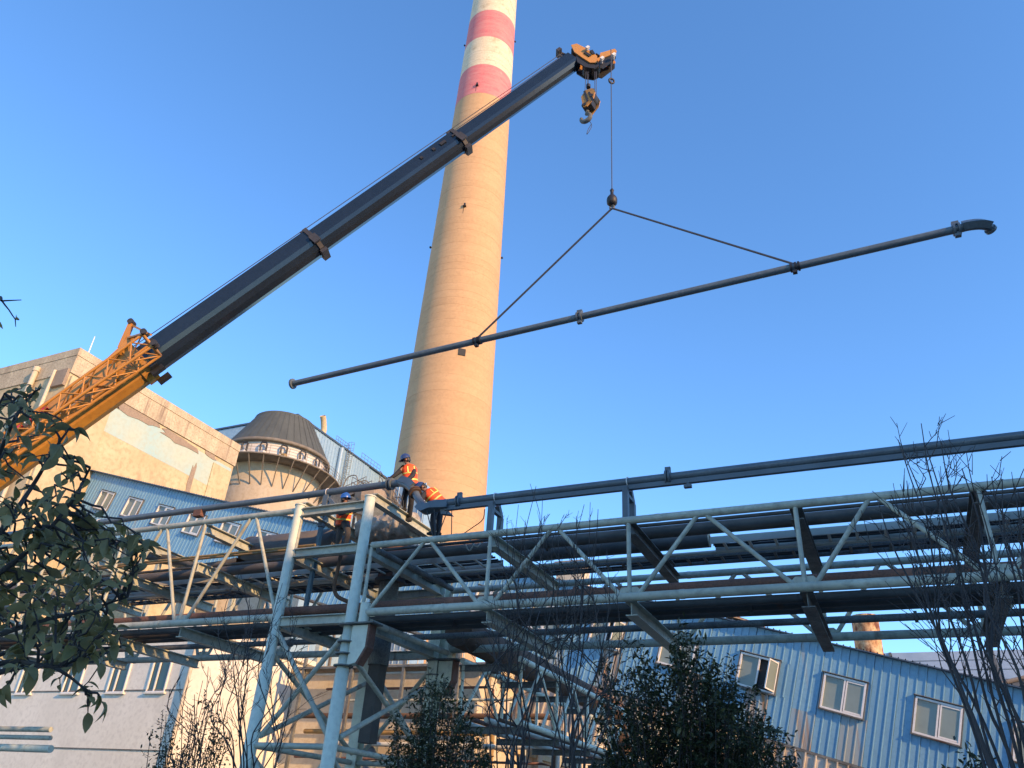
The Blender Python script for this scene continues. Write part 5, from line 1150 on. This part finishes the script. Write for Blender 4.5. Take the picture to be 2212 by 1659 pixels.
bare('bare_shrub', 'tall leafless shrub in front of right span, slimmer right hand clump', gz(onD(1234, 1700, 10.2)), tops([(1205, 1130), (1225, 1110), (1245, 1115), (1262, 1090), (1275, 1085), (1292, 1100), (1240, 1170), (1288, 1160), (1310, 1210), (1215, 1200), (1330, 1260), (1265, 1200), (1195, 1300), (1345, 1350)], 9.8, 11.0), rg, .0115, 9, .9)
bare('bare_shrub', 'small leafless shrub low in front of the white wall', gz(onD(545, 1720, 9.6)), tops([(470, 1330), (500, 1270), (520, 1240), (540, 1290), (575, 1240), (590, 1330), (610, 1260), (640, 1330), (660, 1390), (480, 1420), (625, 1400)], 9.2, 10.2), rg, .010, 11, .8)
bare('bare_shrub', 'thin leafless saplings between the small bush and front tower leg', gz(onD(430, 1720, 8.8)), tops([(398, 1440), (408, 1470), (420, 1500), (438, 1470), (450, 1440), (462, 1400)], 8.4, 9.2), rg, .007, 8, .55)
bare('bare_tree', 'leafless tree with long upswept branches at the right edge', gz(onD(2240, 1800, 6.0)), tops([(1940, 950), (1955, 985), (1990, 915), (2000, 965), (2032, 955), (2078, 1012), (2108, 1060), (2142, 1030), (2165, 1035), (2190, 1045), (1895, 1078), (1925, 1070), (2205, 1120), (1960, 1130), (2060, 1120), (2140, 1160)], 6.4, 8.2), rg, .012, 8, 1.0, .42, .04)
def bush(label, basept, poly, d0, d1, nst, nleaf, rg, L=.075, W=.026):
    t = thing('evergreen_bush', label, 'bush', basept, 'dark evergreen bushes'); lf = MB(); fine = MB(); tmpl = []
    for i in range(4): t_ = i / 3; wd = W * .5 * (math.sin(math.pi * (t_ * .96 + .02)) ** .8); tmpl += [V((L * t_, -wd, wd * .3 - .15 * L * t_ * t_)), V((L * t_, wd, wd * .3 - .15 * L * t_ * t_))]
    fs = [(0, 2, 3, 1), (2, 4, 5, 3), (4, 6, 7, 5)]
    per = nleaf // nst; st = 0
    for k in range(nst):
        x, y = rpoly(poly, rg); tip = onD(x, y, rg.uniform(d0, d1)); a = basept + V((rg.uniform(-.5, .5), rg.uniform(-.4, .4), 0)); mid = lerp(a, tip, .5); mid.x = a.x + (mid.x - a.x) * 1.15
        pts = catmull([a, mid + V((rg.uniform(-.12, .12), rg.uniform(-.12, .12), 0)), tip], 6); n = len(pts); rs = [.012 * (1 - i / n) + .003 for i in range(n)]
        if k < 60: MB().tube(pts, rs, 5, cap=False).build('stem', P_TWIG, t, fix=False)
        else: fine.tube(pts, rs, 4, cap=False)
        for j in range(per):
            f_ = 1 - abs(rg.gauss(0, .13)); f_ = max(.6, min(1, f_)); i = min(int(f_ * (n - 1)), n - 2); p = lerp(pts[i], pts[i + 1], f_ * (n - 1) - i); sp = .045 + .22 * (1 - f_)
            p = p + V((rg.gauss(0, sp), rg.gauss(0, sp), rg.gauss(0, sp)))
            d = V((rg.gauss(0, 1), rg.gauss(0, 1), rg.gauss(.35, .7))).normalized(); q = quat(d, (rg.gauss(0, .5), rg.gauss(0, .5), 1)); s_ = rg.uniform(.7, 1.3)
            lf.add([p + q @ (v * s_) for v in tmpl], fs, True)
    lf.mi = [1 if rg.random() < .17 else 0 for _ in range(len(lf.f) // 3) for _q in range(3)]
    lf.build('foliage', [P_LEAFD, P_LEAFO], t, fix=False)['kind'] = 'stuff'
    if fine.v: fine.build('twigs', P_TWIG, t, fix=False)['kind'] = 'stuff'
    return t
rg = random.Random(44)
bush('big dark evergreen bush in front of the blue gallery at lower right', gz(onD(1480, 1750, 12.2)), [(1280, 1480), (1298, 1420), (1318, 1430), (1338, 1470), (1362, 1375), (1378, 1358), (1395, 1420), (1425, 1440), (1455, 1380), (1472, 1312), (1484, 1325), (1490, 1420), (1512, 1366), (1528, 1380), (1545, 1440), (1572, 1398), (1590, 1420), (1600, 1490), (1640, 1468), (1655, 1500), (1650, 1540), (1700, 1570), (1745, 1640), (1640, 1720), (1280, 1720)], 11.2, 13.4, 320, 15500, rg, .10, .034)
bush('dark evergreen bush in front of the tower foot and branch bridge', gz(onD(950, 1760, 13.4)), [(850, 1540), (880, 1480), (900, 1500), (925, 1425), (945, 1470), (968, 1430), (985, 1490), (1015, 1500), (1020, 1560), (1055, 1600), (1060, 1720), (800, 1720), (830, 1600), (868, 1560)], 12.4, 14.2, 200, 8500, rg, .095, .032)
bush('small dark evergreen bush low in front of the white wall', gz(onD(400, 1760, 9.0)), [(320, 1590), (345, 1520), (390, 1500), (440, 1500), (500, 1500), (500, 1600), (470, 1720), (310, 1720)], 8.6, 9.5, 60, 2200, rg, .055, .022)
bush('small dark evergreen bush at the foot of the leafless tree on right', gz(onD(2095, 1760, 7.0)), [(2060, 1650), (2080, 1620), (2100, 1612), (2120, 1640), (2140, 1720), (2050, 1720)], 6.7, 7.4, 30, 1400, rg, .05, .02)
